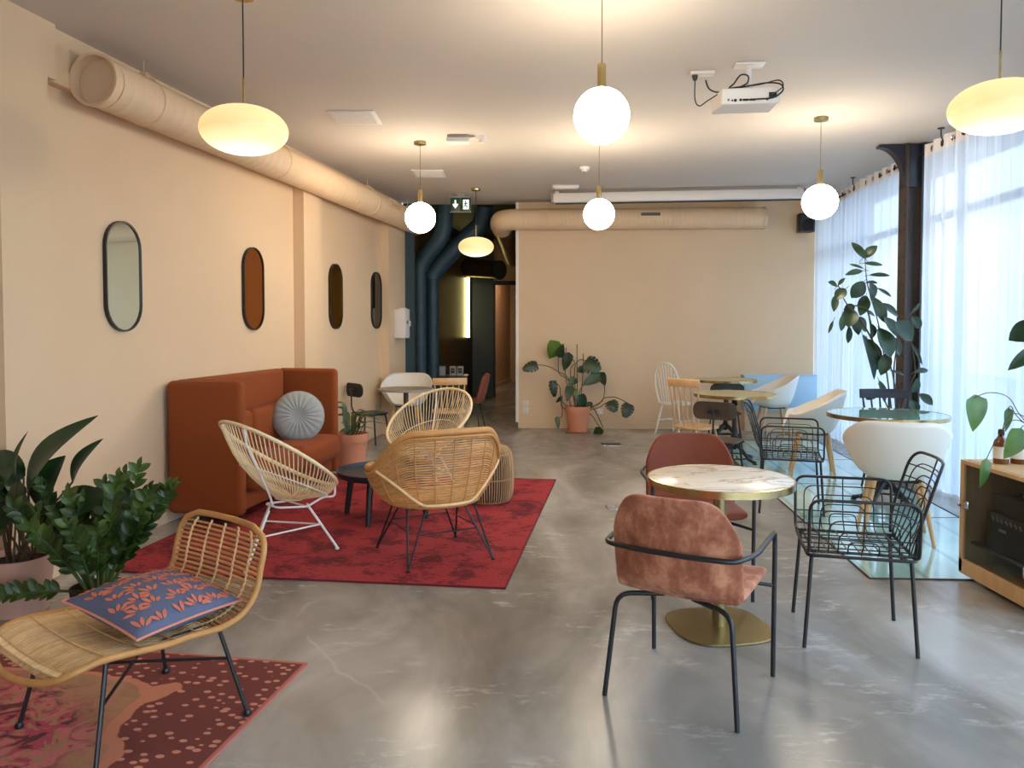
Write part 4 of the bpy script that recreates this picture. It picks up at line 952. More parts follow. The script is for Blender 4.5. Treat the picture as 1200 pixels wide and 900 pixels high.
# ================================================================ WIRE CHAIRS
def wire_chair(label, loc, rz, group=None):
    t = thing('wire_armchair', label, 'armchair', loc, rz, group); m = M['black']; thin = .0033
    zs = .455
    ks = [(.235, .262), (.192, .215), (.150, .168), (.108, .120), (.066, .072)]
    for s in (-1, 1):
        b = MB()
        for i, (a, h) in enumerate(ks):
            xb = s*(.205); zt = zs+h
            x1 = s*(.275+.02*h/.26)
            pts = fillet([(xb, -a, zs), (s*.268, -a, zs+.01), (x1, -a, zt), (x1, a, zt), (s*.268, a, zs+.01), (xb, a, zs)], .055, 6)
            b.tube(pts, .0075 if i == 0 else thin, 8 if i == 0 else 6)
        b.tube([(s*.272, -.235, zs+.085), (s*.272, .235, zs+.085)], thin, 6); b.tube([(s*.262, -.235, zs+.02), (s*.262, .235, zs+.02)], thin, 6)
        b.tube([(s*.225, 0, zs-.002), (s*.27, 0, zs+.05), (s*.292, 0, zs+.262)], thin, 6)
        b.build('armrest', m, t)
    b = MB()
    for y in [-.235+.047*k for k in range(11)]: b.tube([(-.21, y, zs), (0, y, zs-.006), (.21, y, zs)], thin, 6)
    for x in (-.2, -.12, -.04, .04, .12, .2): b.tube([(x, -.24, zs-.004), (x, .235, zs-.004)], thin, 6)
    b.tube(fillet([(-.235, -.235, zs-.012), (.235, -.235, zs-.012), (.235, .235, zs-.012), (-.235, .235, zs-.012)], .03, closed=True), .008, 8, closed=True)
    b.build('seat', m, t)
    b = MB()
    def bk(x, h): return Vector((x, -.225-.035*min(1, h/.08)-.30*max(0, h-.05)*1.0+.10*(x/.25)**2*min(1, h/.1)*.5, zs+h))
    H_ = .43
    for i, (w_, h) in enumerate(((.250, H_), (.203, H_-.05), (.156, H_-.10), (.109, H_-.15), (.062, H_-.2))):
        path = fillet([(-w_, 0, 0), (-w_, h, 0), (w_, h, 0), (w_, 0, 0)], .09 if i < 3 else .055, 6); pts = []
        for q in range(len(path)-1):
            for j in range(4): pp_ = path[q].lerp(path[q+1], j/4); pts.append(bk(pp_.x, pp_.y))
        pts.append(bk(path[-1].x, 0)); b.tube(pts, .0075 if i == 0 else thin, 8 if i == 0 else 6)
    b.tube([bk(0, H_*k/8) for k in range(9)], .004, 6)
    for h in (.06, .12, .18, .24, .30, .36): b.tube([bk(-.248+.0496*k, h) for k in range(11)], thin, 6)
    b.build('backrest', m, t)
    for sx_ in (-1, 1):
        for sy_ in (-1, 1):
            b = MB(); b.tube([(.215*sx_, .215*sy_, zs-.015), (.232*sx_, .245*sy_, .0)], .0095, 10); b.build('leg', m, t)
    b = MB()
    for x in (-.1, .1): b.tube([(x, -.20, zs-.024), (x, -.20, zs-.04)], .008, 8)
    b.tube([(-.215, -.2, zs-.02), (.215, -.2, zs-.02)], .007, 8); b.tube([(-.215, .2, zs-.02), (.215, .2, zs-.02)], .007, 8); b.build('seat_frame', m, t)
    return t
w0 = wire_chair('black wire armchair nearest the camera, right of the marble table', (1.675, 3.745, 0), math.radians(76))
dup(w0, (2.31, 6.34, 0), math.radians(-107), 'black wire armchair farther back, between the gold table and the white tub chair')

# ================================================================ WHITE TUB CHAIRS
def tub_chair(label, loc, rz, group=None):
    t = thing('tub_chair', label, 'armchair', loc, rz, group)
    def sst(x): x = max(0, min(1, x)); return x*x*(3-2*x)
    def sh(u, v):
        a = 2*PI*u; f_ = abs(a if a <= PI else 2*PI-a)
        H_ = .86-.22*sst((f_-.5)/1.75)-.16*sst((f_-2.35)/.55)
        e = .86; cs, sn = math.cos(a), math.sin(a)
        X = math.copysign(abs(sn)**e, sn); Y = -math.copysign(abs(cs)**e, cs)
        if v < .45: q = v/.45; R_ = .60*math.sin(q*PI/2); z = .432+.035*(1-math.cos(q*PI/2))**1.4
        else: q = (v-.45)/.55; R_ = .60+.40*q**.72; z = .467+(H_-.467)*q**1.18
        ry = .315 if Y < 0 else .29
        return Vector((.345*X*R_, ry*Y*R_-.0, z))
    b = MB(); b.grid(lambda u, v: sh(u, .02+.98*v), 64, 22, cu=True); b.f.append(tuple(range(63, -1, -1))); b.build('shell', M['whiteplastic'], t, solid=.014)
    b = MB(); b.box((0, -.01, .425), (.30, .28, .012), bev=.004); b.build('seat_bracket', M['blackplastic'], t)
    for sx_ in (-1, 1):
        for sy_ in (-1, 1):
            b = MB(); b.tube([(.15*sx_, .13*sy_-.01, .45 if 0 else .43), (.225*sx_, .205*sy_, .0)], [.021, .0125], 12); b.build('leg', M['wood'], t)
    return t
tb = tub_chair('white plastic tub chair with oak legs nearest the camera, turned away at the glass-topped table', (2.745, 5.47, .004), math.radians(-20))
dup(tb, (3.06, 7.80, .004), math.radians(72), 'white plastic tub chair with oak legs behind the far wire armchair')
dup(tb, (3.50, 10.28, 0), math.radians(84), 'white plastic tub chair with oak legs nearest the back wall, beside the pale blue panel')
dup(tb, (-1.44, 10.45, 0), math.radians(180), 'white plastic tub chair facing the viewer at the grey table by the left wall')

# ================================================================ CAFE TABLES
def cast_table(label, loc, r, h, mtop, medge, name='bistro_table'):
    t = thing(name, label, 'table', loc, math.radians(12))
    b = MB(); b.lathe([(0, h-.02), (r-.005, h-.02), (r-.005, h-.001), (0, h)], 64); b.build('tabletop', mtop, t)
    b = MB(); b.lathe([(r-.006, h-.034), (r, h-.034), (r+.001, h-.001), (r-.005, h+.001), (r-.006, h-.02), (r-.006, h-.034)], 64); b.build('edge_band', medge, t)
    b = MB(); b.lathe([(.0, h-.06), (.10, h-.055), (.11, h-.02)], 20); b.lathe([(.026, .14), (.03, .2), (.045, .215), (.03, .23), (.028, .26), (.042, .285), (.026, .31), (.024, h-.14), (.04, h-.12), (.03, h-.1), (.03, h-.05)], 20)
    b.build('column', M['castiron'], t)
    for k in range(4):
        a = k*PI/2+.4; c, s = math.cos(a), math.sin(a)
        b = MB(); b.tube([(c*q, s*q, z) for q, z in ((.0, .19), (.06, .18), (.13, .12), (.2, .05), (.26, .03), (.285, .022))], [.028, .026, .02, .018, .018, .022], 10); b.lathe([(.022, 0), (.026, .01), (.018, .022)], 12, (c*.285, s*.285, 0)); b.build('foot', M['castiron'], t)
    b = MB(); b.tube([(.20*math.cos(a), .20*math.sin(a), .06) for a in [i*2*PI/40 for i in range(40)]], .008, 8, closed=True); b.build('foot_ring', M['castiron'], t)
    return t
cast_table('round gold-edged olive table nearer of the two beside the spindle chair', (2.485, 8.55, 0), .45, .765, M['tabletan'], M['brass'])
cast_table('round gold-edged olive table farther of the two, near the back wall', (2.83, 10.15, 0), .40, .81, M['tabletan'], M['brass'])
cast_table('round mirror-green glass table with brass edge in front of the rubber plant', (3.145, 6.42, .004), .47, .78, M['mirrorgreen'], M['brass'], 'glass_table')
t = thing('cafe_table', 'round grey table on a dark column by the far left wall', 'table', (-1.26, 9.1, 0))
b = MB(); b.lathe([(0, .75), (.325, .75), (.33, .755), (.33, .775), (0, .78)], 48); b.build('tabletop', M['greytop'], t)
b = MB(); b.tube([(0, 0, .01), (0, 0, .75)], .03, 16); b.build('column', M['darkply'], t)
b = MB(); b.lathe([(0, .0), (.22, 0), (.22, .008), (0, .014)], 40); b.build('foot_plate', M['black'], t)

# ================================================================ SPINDLE CHAIRS
def legs4(t, m, z, w_, d, sw, sd, r0=.014, r1=.010, stretch=True):
    P = []
    for sx_ in (-1, 1):
        for sy_ in (-1, 1):
            a = Vector((w_*sx_, d*sy_, z)); c = Vector((sw*sx_, sd*sy_, 0)); P.append((a, c))
            b = MB(); b.tube([a, a.lerp(c, .35), a.lerp(c, .6), c], [r0*.8, r0*1.15, r0, r1], 10); b.build('leg', m, t)
    if stretch:
        L_ = [a.lerp(c, .55) for a, c in P]; b = MB(); b.tube([L_[0], L_[1]], .008, 8); b.tube([L_[2], L_[3]], .008, 8); b.tube([(L_[0]+L_[1])/2, (L_[2]+L_[3])/2], .008, 8); b.build('stretcher', m, t)
def seat_block(t, m, z, w_, d, th=.03):
    b = MB(); P = [(w_*math.copysign(abs(math.cos(a))**.55, math.cos(a)), d*math.copysign(abs(math.sin(a))**.6, math.sin(a))) for a in [2*PI*i/40 for i in range(40)]]; b.prism(P, z-th, z); b.build('seat', m, t, bev=.008)
def windsor(label, loc, rz):
    t = thing('hoop_back_chair', label, 'chair', loc, rz); m = M['whitemetal']; seat_block(t, m, .45, .205, .20)
    H_ = .56; hp = [(-.17+0*0, 0)]
    path = smooth_path([(-.165, 0), (-.205, .2), (-.195, .38), (-.12, .52), (0, H_), (.12, .52), (.195, .38), (.205, .2), (.165, 0)] if 0 else [(-.165, 0, 0), (-.205, .2, 0), (-.195, .38, 0), (-.12, .52, 0), (0, H_, 0), (.12, .52, 0), (.195, .38, 0), (.205, .2, 0), (.165, 0, 0)], 6)
    f_ = lambda x, h: Vector((x, -.165-.16*h, .45+h))
    b = MB(); b.tube([f_(p.x, p.y) for p in path], .0125, 10); b.build('hoop', m, t)
    for k in range(-3, 4):
        x1 = k*.048; top = H_-.012-.9*max(0, abs(x1)-.02)**1.9*8
        b = MB(); b.tube([f_(k*.036, 0), f_(x1, top)], .0055, 6); b.build('spindle', m, t)
    legs4(t, m, .43, .14, .13, .205, .20); return t
windsor('white hoop-back spindle chair against the back wall', (2.30, 10.72, 0), math.radians(-50))
def spindle(label, loc, rz, m, mr, H_=.50, ns=6, name='spindle_back_chair', w_=.2):
    t = thing(name, label, 'chair', loc, rz); seat_block(t, m, .45, .21, .20, .028)
    f_ = lambda x, h: Vector((x, -.165-.20*h+.06*(x/.2)**2*0, .45+h))
    b = MB(); b.grid(lambda u, v: f_((2*u-1)*(w_+.012), H_-.085+.085*v)+Vector((0, .045*(2*u-1)**2, .0)), 10, 2); b.build('top_rail', mr, t, solid=.022, bev=.004)
    for k in range(ns):
        q = -1+2*k/(ns-1); b = MB(); p1 = f_(q*(w_-.012), H_-.07)+Vector((0, .045*q*q, 0)); b.tube([f_(q*.155, 0), f_(q*.155, 0).lerp(p1, .4), p1], [.012, .013, .009] if abs(q) > .9 else [.009, .011, .008], 8); b.build('spindle', m, t)
    legs4(t, m, .43, .14, .13, .20, .20); return t
spindle('light wooden spindle-back chair with wide top rail beside the near gold-edged table', (1.98, 8.22, 0), math.radians(-52), M['wood'], M['woodh'], H_=.51)
spindle('dark blue-black spindle-back chair behind the glass-topped table, in front of the rubber plant', (3.47, 6.98, .004), math.radians(171), M['darkblue'], M['darkblue'], H_=.47, w_=.215)
spindle('light wooden chair with curved top rail, turned away at the grey table', (-.80, 9.72, 0), math.radians(8), M['wood'], M['woodh'], H_=.42, w_=.2)

# ================================================================ SCHOOL CHAIRS
def school(label, loc, rz, m, group=None):
    t = thing('workshop_chair', label, 'chair', loc, rz, group)
    P = rrect(.40, .165, .07)
    b = MB(); vs = []
    for (y, z) in ((-.006, 0), (.006, 0)): vs += [Vector((p[0], -.205+y+.55*p[0]**2, .74+p[1])) for p in P]
    n = len(P); b.add(vs, [tuple(range(n-1, -1, -1)), tuple(range(n, 2*n))]+[(i, (i+1) % n, n+(i+1) % n, n+i) for i in range(n)]); b.build('backrest', m, t, smooth=False)
    b = MB(); b.box((0, -.222, .74), (.11, .012, .035), bev=.003); b.build('back_plate', M['black'], t)
    b = MB(); b.tube(fillet([(0, -.228, .76), (0, -.228, .52), (0, -.16, .425), (0, .05, .42)], .05), .010, 8); b.build('back_post', M['black'], t)
    P2 = [(p[0], p[1]+.02) for p in rrect(.38, .38, .09)]
    b = MB(); b.prism(P2, .438, .452); b.build('seat', m, t, bev=.004)
    for sx_ in (-1, 1):
        for sy_ in (-1, 1):
            b = MB(); b.tube([(.14*sx_, .02+.14*sy_, .432), (.19*sx_, .02+.19*sy_, 0)], .0105, 10); b.build('leg', M['black'], t)
    b = MB(); b.tube(fillet([(-.14, -.12, .428), (.14, -.12, .428), (.14, .16, .428), (-.14, .16, .428)], .03, closed=True), .010, 8, closed=True)
    b.tube([(-.168, -.145, .2), (.168, -.145, .2)], .007, 8); b.build('seat_frame', M['black'], t); return t
school('dark brown plywood chair on a black steel frame behind the rust velvet chair', (1.95, 7.18, 0), math.radians(-30), M['darkply'])
school('black plywood chair whose backrest shows between the two gold-edged tables', (2.62, 9.42, 0), math.radians(-8), M['blackplastic'])
school('black chair with rounded backrest by the left wall, beside the grey table', (-1.77, 9.42, 0), math.radians(-50), M['blackplastic'])
t = thing('shell_chair', 'terracotta shell chair on thin black legs farthest away near the corridor', 'chair', (-.60, 10.75, 0), math.radians(80))
path = smooth_path([(0, .21, .45), (0, .1, .46), (0, -.1, .445), (0, -.18, .47), (0, -.22, .56), (0, -.26, .72), (0, -.29, .84)], 5); n = len(path)-1
b = MB(); b.grid(lambda u, v: Vector(((2*u-1)*(.21 if v < .75 else .21*math.sqrt(max(.03, 1-((v-.75)/.25)**2.5))), path[int(v*n+.5)].y+.05*(2*u-1)**2*(1 if v > .5 else 0), path[int(v*n+.5)].z+.015*(2*u-1)**2)), 10, n); b.build('shell', M['velvetdark'], t, solid=.02)
for sx_ in (-1, 1):
    for sy_ in (-1, 1):
        b = MB(); b.tube([(.12*sx_, .12*sy_, .44), (.19*sx_, .2*sy_, 0)], .009, 8); b.build('leg', M['black'], t)
t = thing('drinking_glass', 'small clear drinking glass standing on the seat of the black chair', 'glass', (-1.66, 9.50, .4535))
b = MB(); b.lathe([(.0, .004), (.028, .004), (.034, .09), (.036, .09), (.031, 0), (0, 0)], 20); b.build('tumbler', M['clear'], t)
# sideboard with boxes in the dark corridor
t = thing('sideboard', 'low dark sideboard standing in the corridor under the grey boxes', 'sideboard', (-1.02, 12.6, 0))
MB().box((0, 0, .36), (.56, .36, .66), bev=.005).build('body', M['darkwall'], t); MB().box((0, 0, .70), (.6, .38, .02)).build('top', M['darkwall'], t)
for s in (-1, 1): 
    d = MB().box((s*.14, -.185, .37), (.27, .014, .6)).build('door', M['darkwall'], t); MB().box((s*.03, -.195, .45), (.01, .014, .08)).build('handle', M['black'], d)
for i, (x, w_) in enumerate(((-1.19, .22), (-.96, .10), (-.84, .10))):
    t = thing('storage_box', ('wide grey cardboard box, leftmost on the corridor sideboard', 'grey file box with black label, middle one on the corridor sideboard', 'grey file box with black label, rightmost on the corridor sideboard')[i], 'box', (x, 12.50, .71))
    MB().box((0, 0, .075), (w_, .15, .15), bev=.002).build('carton', M['cardgrey'], t)
    if i: MB().box((0, -.077, .08), (.06, .004, .08)).build('label', M['blackplastic'], t); MB().box((0, -.081, .085), (.02, .003, .012)).build('mark', M['cardgrey'], t)
    else: MB().box((0, 0, .153), (w_+.006, .156, .012)).build('lid', M['darkwall'], t)
# ================================================================ GLASS-DOOR CABINET
t = thing('glass_door_cabinet', 'light oak cabinet with dark glass door at the right edge', 'cabinet', (2.73, 3.95, 0))
# the door faces -x; local y from 0 (near side) to .68 (far side)
W_, D_, H_ = .66, .46, .715
b = MB(); b.box((D_/2, W_/2, H_-.01), (D_, W_, .02)); b.box((D_/2, W_/2, .055), (D_, W_, .05)); b.box((D_/2, .01, H_/2+.02), (D_, .02, H_-.04)); b.box((D_/2, W_-.01, H_/2+.02), (D_, .02, H_-.04)); b.box((D_-.006, W_/2, H_/2), (.012, W_, H_-.06)); b.box((D_/2+.05, W_/2, .02), (D_-.12, W_-.08, .04)); b.build('carcass', M['wood'], t, smooth=False, bev=.002)
b = MB(); b.box((-.012, W_/2, .075), (.022, W_, .09)); b.box((-.012, W_/2, H_-.012), (.022, W_, .024)); b.box((-.012, .018, H_/2), (.022, .036, H_-.06)); b.box((-.012, W_-.018, H_/2+.01), (.022, .036, H_-.06)); d = b.build('door', M['wood'], t, smooth=False, bev=.002)
b = MB(); b.box((-.010, W_/2, .40), (.006, W_-.07, .57)); b.build('glass_panel', M['smoke'], d)
for y, z in ((.05, .22), (.05, .60)): MB().box((-.026, y, z), (.012, .03, .07), bev=.003).build('hinge', M['chrome'], d)
MB().box((-.028, W_-.075, .455), (.014, .05, .045), bev=.004).build('latch', M['chrome'], d); MB().lathe([(0, 0), (.009, .0), (.011, .012), (0, .016)], 12, M=Matrix.Translation((-.03, W_-.018, .44)) @ Matrix.Rotation(-PI/2, 4, 'Y')).build('knob', M['chrome'], d)
MB().box((D_/2+.01, W_/2, .215), (D_-.05, W_-.05, .015)).build('shelf', M['darkply'], t)
t = thing('black_device', 'black boxy appliance behind the cabinet glass door on the lower shelf', 'appliance', (2.955, 4.28, .2225))
MB().box((0, 0, .11), (.34, .40, .22), bev=.02).build('body', M['blackplastic'], t); b = MB()
for k in range(7): b.tube([(-.171, -.12+.04*k, .175), (-.171, -.105+.04*k, .195)], .005, 6)
b.build('display_marks', M['greyplastic'], t); MB().box((-.172, .04, .13), (.004, .06, .016)).build('badge', M['greyplastic'], t)
t = thing('black_device', 'second flat black appliance on the upper level inside the glass-door cabinet', 'appliance', (2.96, 4.28, .4425))
MB().box((0, 0, .05), (.30, .36, .10), bev=.01).build('body', M['blackplastic'], t)
def bottle(label, loc, h=.2):
    t = thing('brown_bottle', label, 'bottle', loc); b = MB(); b.lathe([(0, 0), (.038, 0), (.040, .006), (.040, .115), (.034, .135), (.015, .155), (.014, .175), (0, .175)], 28); b.build('body', M['amber'], t)
    b = MB(); b.lathe([(.0405, .03), (.0405, .10)], 28, caps=False); b.build('label', M['label'], t)
    b = MB(); b.lathe([(.0, .200), (.012, .200), (.017, .195), (.017, .165), (0, .165)], 16); b.build('cap', M['blackplastic'], t); return t
bt = bottle('brown glass bottle with black cap, left one on the cabinet', (2.86, 4.47, .7155)); dup(bt, (2.955, 4.46, .7155), 1.0, 'brown glass bottle with black cap, right one on the cabinet behind a leaf')
FIC= [((3.362, 7.332, 2.156), (3.254, 7.399, 2.318), 0.063), ((3.41, 7.483, 2.179), (3.523, 7.436, 2.29), 0.072), ((3.392, 7.419, 2.121), (3.566, 7.409, 2.1), 0.034), ((3.399, 7.456, 2.072), (3.285, 7.512, 2.118), 0.025), ((3.328, 7.323, 2.041), (3.124, 7.232, 1.994), 0.046), ((3.484, 7.501, 2.011), (3.679, 7.488, 2.004), 0.038), ((3.434, 7.483, 1.936), (3.51, 7.387, 1.925), 0.042), ((3.383, 7.407, 1.942), (3.284, 7.449, 1.787), 0.11), ((3.418, 7.355, 1.919), (3.485, 7.44, 1.755), 0.114), ((3.456, 7.516, 1.811), (3.361, 7.426, 1.614), 0.093), ((3.468, 7.306, 1.875), (3.608, 7.314, 1.792), 0.03), ((3.617, 7.525, 1.736), (3.768, 7.503, 1.602), 0.072), ((3.46, 7.352, 1.783), (3.565, 7.337, 1.544), 0.084), ((3.541, 7.307, 1.596), (3.646, 7.254, 1.41), 0.105), ((3.126, 7.405, 1.901), (3.037, 7.404, 1.938), 0.055), ((3.116, 7.356, 1.908), (3.161, 7.304, 1.972), 0.03), ((3.184, 7.353, 1.871), (3.086, 7.345, 1.767), 0.084), ((3.096, 7.37, 1.805), (3.045, 7.278, 1.649), 0.055), ((3.34, 7.501, 1.714), (3.239, 7.512, 1.662), 0.072), ((3.288, 7.454, 1.682), (3.233, 7.394, 1.502), 0.122), ((3.38, 7.538, 1.598), (3.504, 7.607, 1.458), 0.101), ((3.15, 7.329, 1.617), (3.124, 7.297, 1.467), 0.055), ((3.278, 7.473, 1.513), (3.287, 7.514, 1.346), 0.051), ((3.144, 7.525, 1.566), (3.092, 7.51, 1.444), 0.025), ((3.442, 7.499, 1.666), (3.558, 7.532, 1.609), 0.038), ((3.449, 7.373, 1.534), (3.476, 7.39, 1.404), 0.063), ((3.43, 7.512, 1.427), (3.58, 7.578, 0.984), 0.105), ((3.436, 7.421, 1.386), (3.544, 7.438, 1.09), 0.126), ((3.486, 7.308, 1.492), (3.58, 7.259, 1.214), 0.177), ((3.713, 7.491, 1.406), (3.772, 7.475, 1.226), 0.093), ((3.567, 7.142, 1.553), (3.727, 7.151, 1.381), 0.148), ((3.683, 7.269, 1.544), (3.82, 7.302, 1.43), 0.084), ((3.53, 7.39, 1.177), (3.641, 7.378, 1.104), 0.076), ((3.776, 7.272, 1.636), (3.901, 7.325, 1.741), 0.025), ((3.788, 7.275, 1.606), (3.856, 7.255, 1.488), 0.072), ((3.778, 7.268, 1.358), (3.841, 7.177, 1.146), 0.03), ((3.768, 7.16, 1.085), (3.907, 7.199, 1.103), 0.046), ((3.909, 7.386, 1.009), (3.868, 7.404, 0.87), 0.072), ((3.858, 7.244, 0.874), (3.944, 7.181, 0.773), 0.072), ((3.507, 7.421, 0.879), (3.484, 7.513, 0.79), 0.076), ((3.583, 7.485, 0.98), (3.645, 7.493, 0.766), 0.076), ((3.835, 7.356, 0.801), (3.862, 7.305, 0.68), 0.084), ((3.653, 7.423, 1.091), (3.846, 7.51, 1.032), 0.021), ((3.293, 7.439, 1.618), (3.355, 7.431, 1.428), 0.084), ((3.611, 7.365, 1.262), (3.546, 7.374, 1.041), 0.093)]
FICS= [[(3.679, 7.42, 0.688), (3.62, 7.42, 1.091), (3.538, 7.42, 1.534), (3.427, 7.42, 1.912), (3.398, 7.42, 2.163)], [(3.753, 7.42, 0.688), (3.672, 7.42, 1.091), (3.538, 7.42, 1.534)], [(3.62, 7.42, 1.091), (3.478, 7.42, 1.386), (3.348, 7.42, 1.597), (3.219, 7.42, 1.744), (3.143, 7.42, 1.912)], [(3.722, 7.42, 0.688), (3.694, 7.42, 1.07), (3.73, 7.42, 1.386), (3.749, 7.42, 1.555)], [(3.764, 7.42, 0.688), (3.865, 7.42, 0.964), (3.904, 7.42, 1.091), (3.857, 7.42, 1.365)], [(3.478, 7.42, 1.386), (3.431, 7.42, 1.66), (3.304, 7.42, 1.712)], [(3.658, 7.42, 0.688), (3.592, 7.42, 0.837), (3.548, 7.42, 0.964)]]
MON= [((0.658, 11.041, 1.274), (0.54, 11.113, 1.041), 0.239, 0), ((0.664, 10.861, 1.086), (0.724, 10.795, 1.269), 0.134, 0), ((0.813, 11.017, 1.115), (0.75, 11.055, 0.867), 0.158, 0), ((0.367, 10.984, 0.959), (0.138, 10.953, 0.885), 0.15, 1), ((0.58, 10.971, 0.736), (0.612, 10.988, 0.483), 0.114, 1), ((1.047, 10.966, 1.015), (1.265, 10.912, 0.862), 0.243, 1), ((1.237, 10.936, 0.809), (1.003, 10.919, 0.668), 0.17, 0), ((1.264, 10.995, 0.836), (1.346, 11.074, 0.652), 0.134, 0), ((0.952, 11.04, 0.909), (1.041, 11.047, 0.839), 0.101, 0), ((0.913, 10.939, 0.758), (0.793, 10.902, 0.674), 0.122, 0), ((0.826, 10.857, 0.653), (0.771, 10.782, 0.448), 0.13, 0), ((0.873, 10.943, 0.605), (0.928, 10.914, 0.51), 0.089, 0), ((0.953, 10.926, 0.515), (1.061, 10.989, 0.346), 0.17, 0), ((1.099, 10.955, 0.425), (1.116, 10.965, 0.318), 0.101, 0), ((1.396, 10.897, 0.451), (1.468, 10.821, 0.289), 0.17, 1), ((1.673, 10.915, 0.405), (1.59, 10.857, 0.204), 0.17, 1), ((1.234, 10.702, 0.087), (1.167, 10.782, -0.073), 0.13, 0), ((0.643, 10.885, 0.215), (0.657, 10.834, 0.049), 0.073, 0), ((0.717, 11.029, 0.485), (0.634, 11.076, 0.405), 0.061, 0)]
MONS= [[(0.895, 10.95, 0.34), (0.874, 10.95, 0.646), (0.772, 10.95, 0.768), (0.67, 10.95, 0.849), (0.66, 10.95, 1.093)], [(0.915, 10.95, 0.34), (0.813, 10.95, 0.747), (0.65, 10.95, 0.869), (0.508, 10.95, 0.941), (0.365, 10.95, 0.961)], [(0.895, 10.95, 0.34), (0.833, 10.95, 0.849), (0.893, 10.95, 0.991), (0.802, 10.95, 1.103)], [(0.936, 10.95, 0.34), (0.894, 10.95, 0.686), (0.903, 10.95, 0.951), (0.974, 10.95, 1.032), (1.055, 10.95, 1.016)], [(0.936, 10.95, 0.34), (0.976, 10.95, 0.605), (1.138, 10.95, 0.768), (1.239, 10.95, 0.808)], [(0.875, 10.95, 0.34), (0.712, 10.95, 0.442), (0.681, 10.95, 0.646), (0.589, 10.95, 0.727)], [(0.875, 10.95, 0.34), (0.712, 10.95, 0.36), (0.712, 10.95, 0.523), (0.716, 10.95, 0.238), (0.651, 10.95, 0.207)], [(1.017, 10.95, 0.34), (1.22, 10.95, 0.401), (1.301, 10.95, 0.462), (1.321, 10.95, 0.646), (1.259, 10.95, 0.788)], [(1.017, 10.95, 0.33), (1.22, 10.95, 0.381), (1.322, 10.95, 0.483), (1.484, 10.95, 0.493), (1.678, 10.95, 0.401)], [(1.037, 10.95, 0.33), (1.221, 10.95, 0.34), (1.322, 10.95, 0.401), (1.403, 10.95, 0.446)], [(1.058, 10.95, 0.33), (1.14, 10.95, 0.238), (1.221, 10.95, 0.115), (1.273, 10.95, 0.044)], [(0.936, 10.95, 0.34), (0.93, 10.95, 0.849), (0.927, 10.95, 1.255)], [(0.976, 10.95, 0.34), (1.015, 10.95, 0.849), (1.015, 10.95, 1.123)], [(0.814, 10.95, 0.34), (0.762, 10.95, 0.849), (0.771, 10.95, 1.205)], [(1.058, 10.95, 0.33), (1.139, 10.95, 0.36), (1.221, 10.95, 0.238), (1.303, 10.95, 0.054)]]
STR= [((-1.734, 8.137, 0.385), (-1.891, 8.146, 0.694), 0.041), ((-1.741, 8.169, 0.38), (-1.902, 8.189, 0.634), 0.041), ((-1.766, 8.23, 0.372), (-1.892, 8.147, 0.554), 0.046), ((-1.735, 8.083, 0.392), (-1.836, 8.148, 0.383), 0.053), ((-1.747, 8.142, 0.384), (-1.773, 8.091, 0.377), 0.053), ((-1.761, 8.319, 0.359), (-1.741, 8.313, 0.363), 0.053), ((-1.74, 8.281, 0.365), (-1.627, 8.276, 0.536), 0.036), ((-1.73, 8.233, 0.371), (-1.552, 8.166, 0.472), 0.041), ((-1.73, 8.232, 0.372), (-1.621, 8.303, 0.418), 0.041), ((-1.724, 8.206, 0.375), (-1.445, 8.252, 0.551), 0.034), ((-1.732, 8.241, 0.37), (-1.41, 8.157, 0.522), 0.032), ((-1.73, 8.262, 0.367), (-1.339, 8.279, 0.449), 0.015), ((-1.713, 8.152, 0.383), (-1.537, 8.062, 0.612), 0.027), ((-1.736, 8.288, 0.364), (-1.491, 8.282, 0.402), 0.017), ((-1.747, 8.253, 0.369), (-1.835, 8.325, 0.57), 0.036), ((-1.746, 8.251, 0.369), (-1.688, 8.332, 0.557), 0.034), ((-1.742, 8.175, 0.38), (-1.84, 8.233, 0.47), 0.053), ((-1.727, 8.187, 0.378), (-1.664, 8.27, 0.44), 0.049)]
ASP= [((-2.536, 3.997, 0.655), (-2.127, 3.934, 1.058), 0.117), ((-2.482, 4.029, 0.535), (-2.322, 3.974, 0.844), 0.198), ((-2.571, 3.963, 0.707), (-2.497, 3.948, 0.977), 0.032), ((-2.644, 4.134, 0.696), (-2.84, 4.182, 0.827), 0.135), ((-2.653, 4.103, 0.656), (-2.862, 4.059, 0.574), 0.153), ((-2.337, 4.057, 0.688), (-2.15, 4.022, 0.926), 0.072), ((-2.32, 3.985, 0.546), (-2.063, 3.922, 0.65), 0.153), ((-2.528, 3.993, 0.454), (-2.634, 4.061, 0.71), 0.117), ((-2.72, 4.116, 0.514), (-2.98, 4.165, 0.69), 0.153), ((-2.554, 4.11, 0.562), (-2.46, 4.061, 0.344), 0.117), ((-2.427, 4.012, 0.494), (-2.213, 4.032, 0.534), 0.135), ((-2.732, 4.096, 0.426), (-2.937, 4.153, 0.223), 0.135), ((-2.771, 4.126, 0.581), (-2.631, 4.06, 0.779), 0.108)]
TRA= [((2.631, 4.357, 1.11), (2.632, 4.369, 0.914), 0.145, 0), ((2.829, 4.368, 1.041), (2.831, 4.389, 0.911), 0.063, 0), ((2.831, 4.264, 0.933), (2.757, 4.285, 0.772), 0.145, 0), ((2.649, 4.272, 0.764), (2.618, 4.27, 0.611), 0.072, 0)]
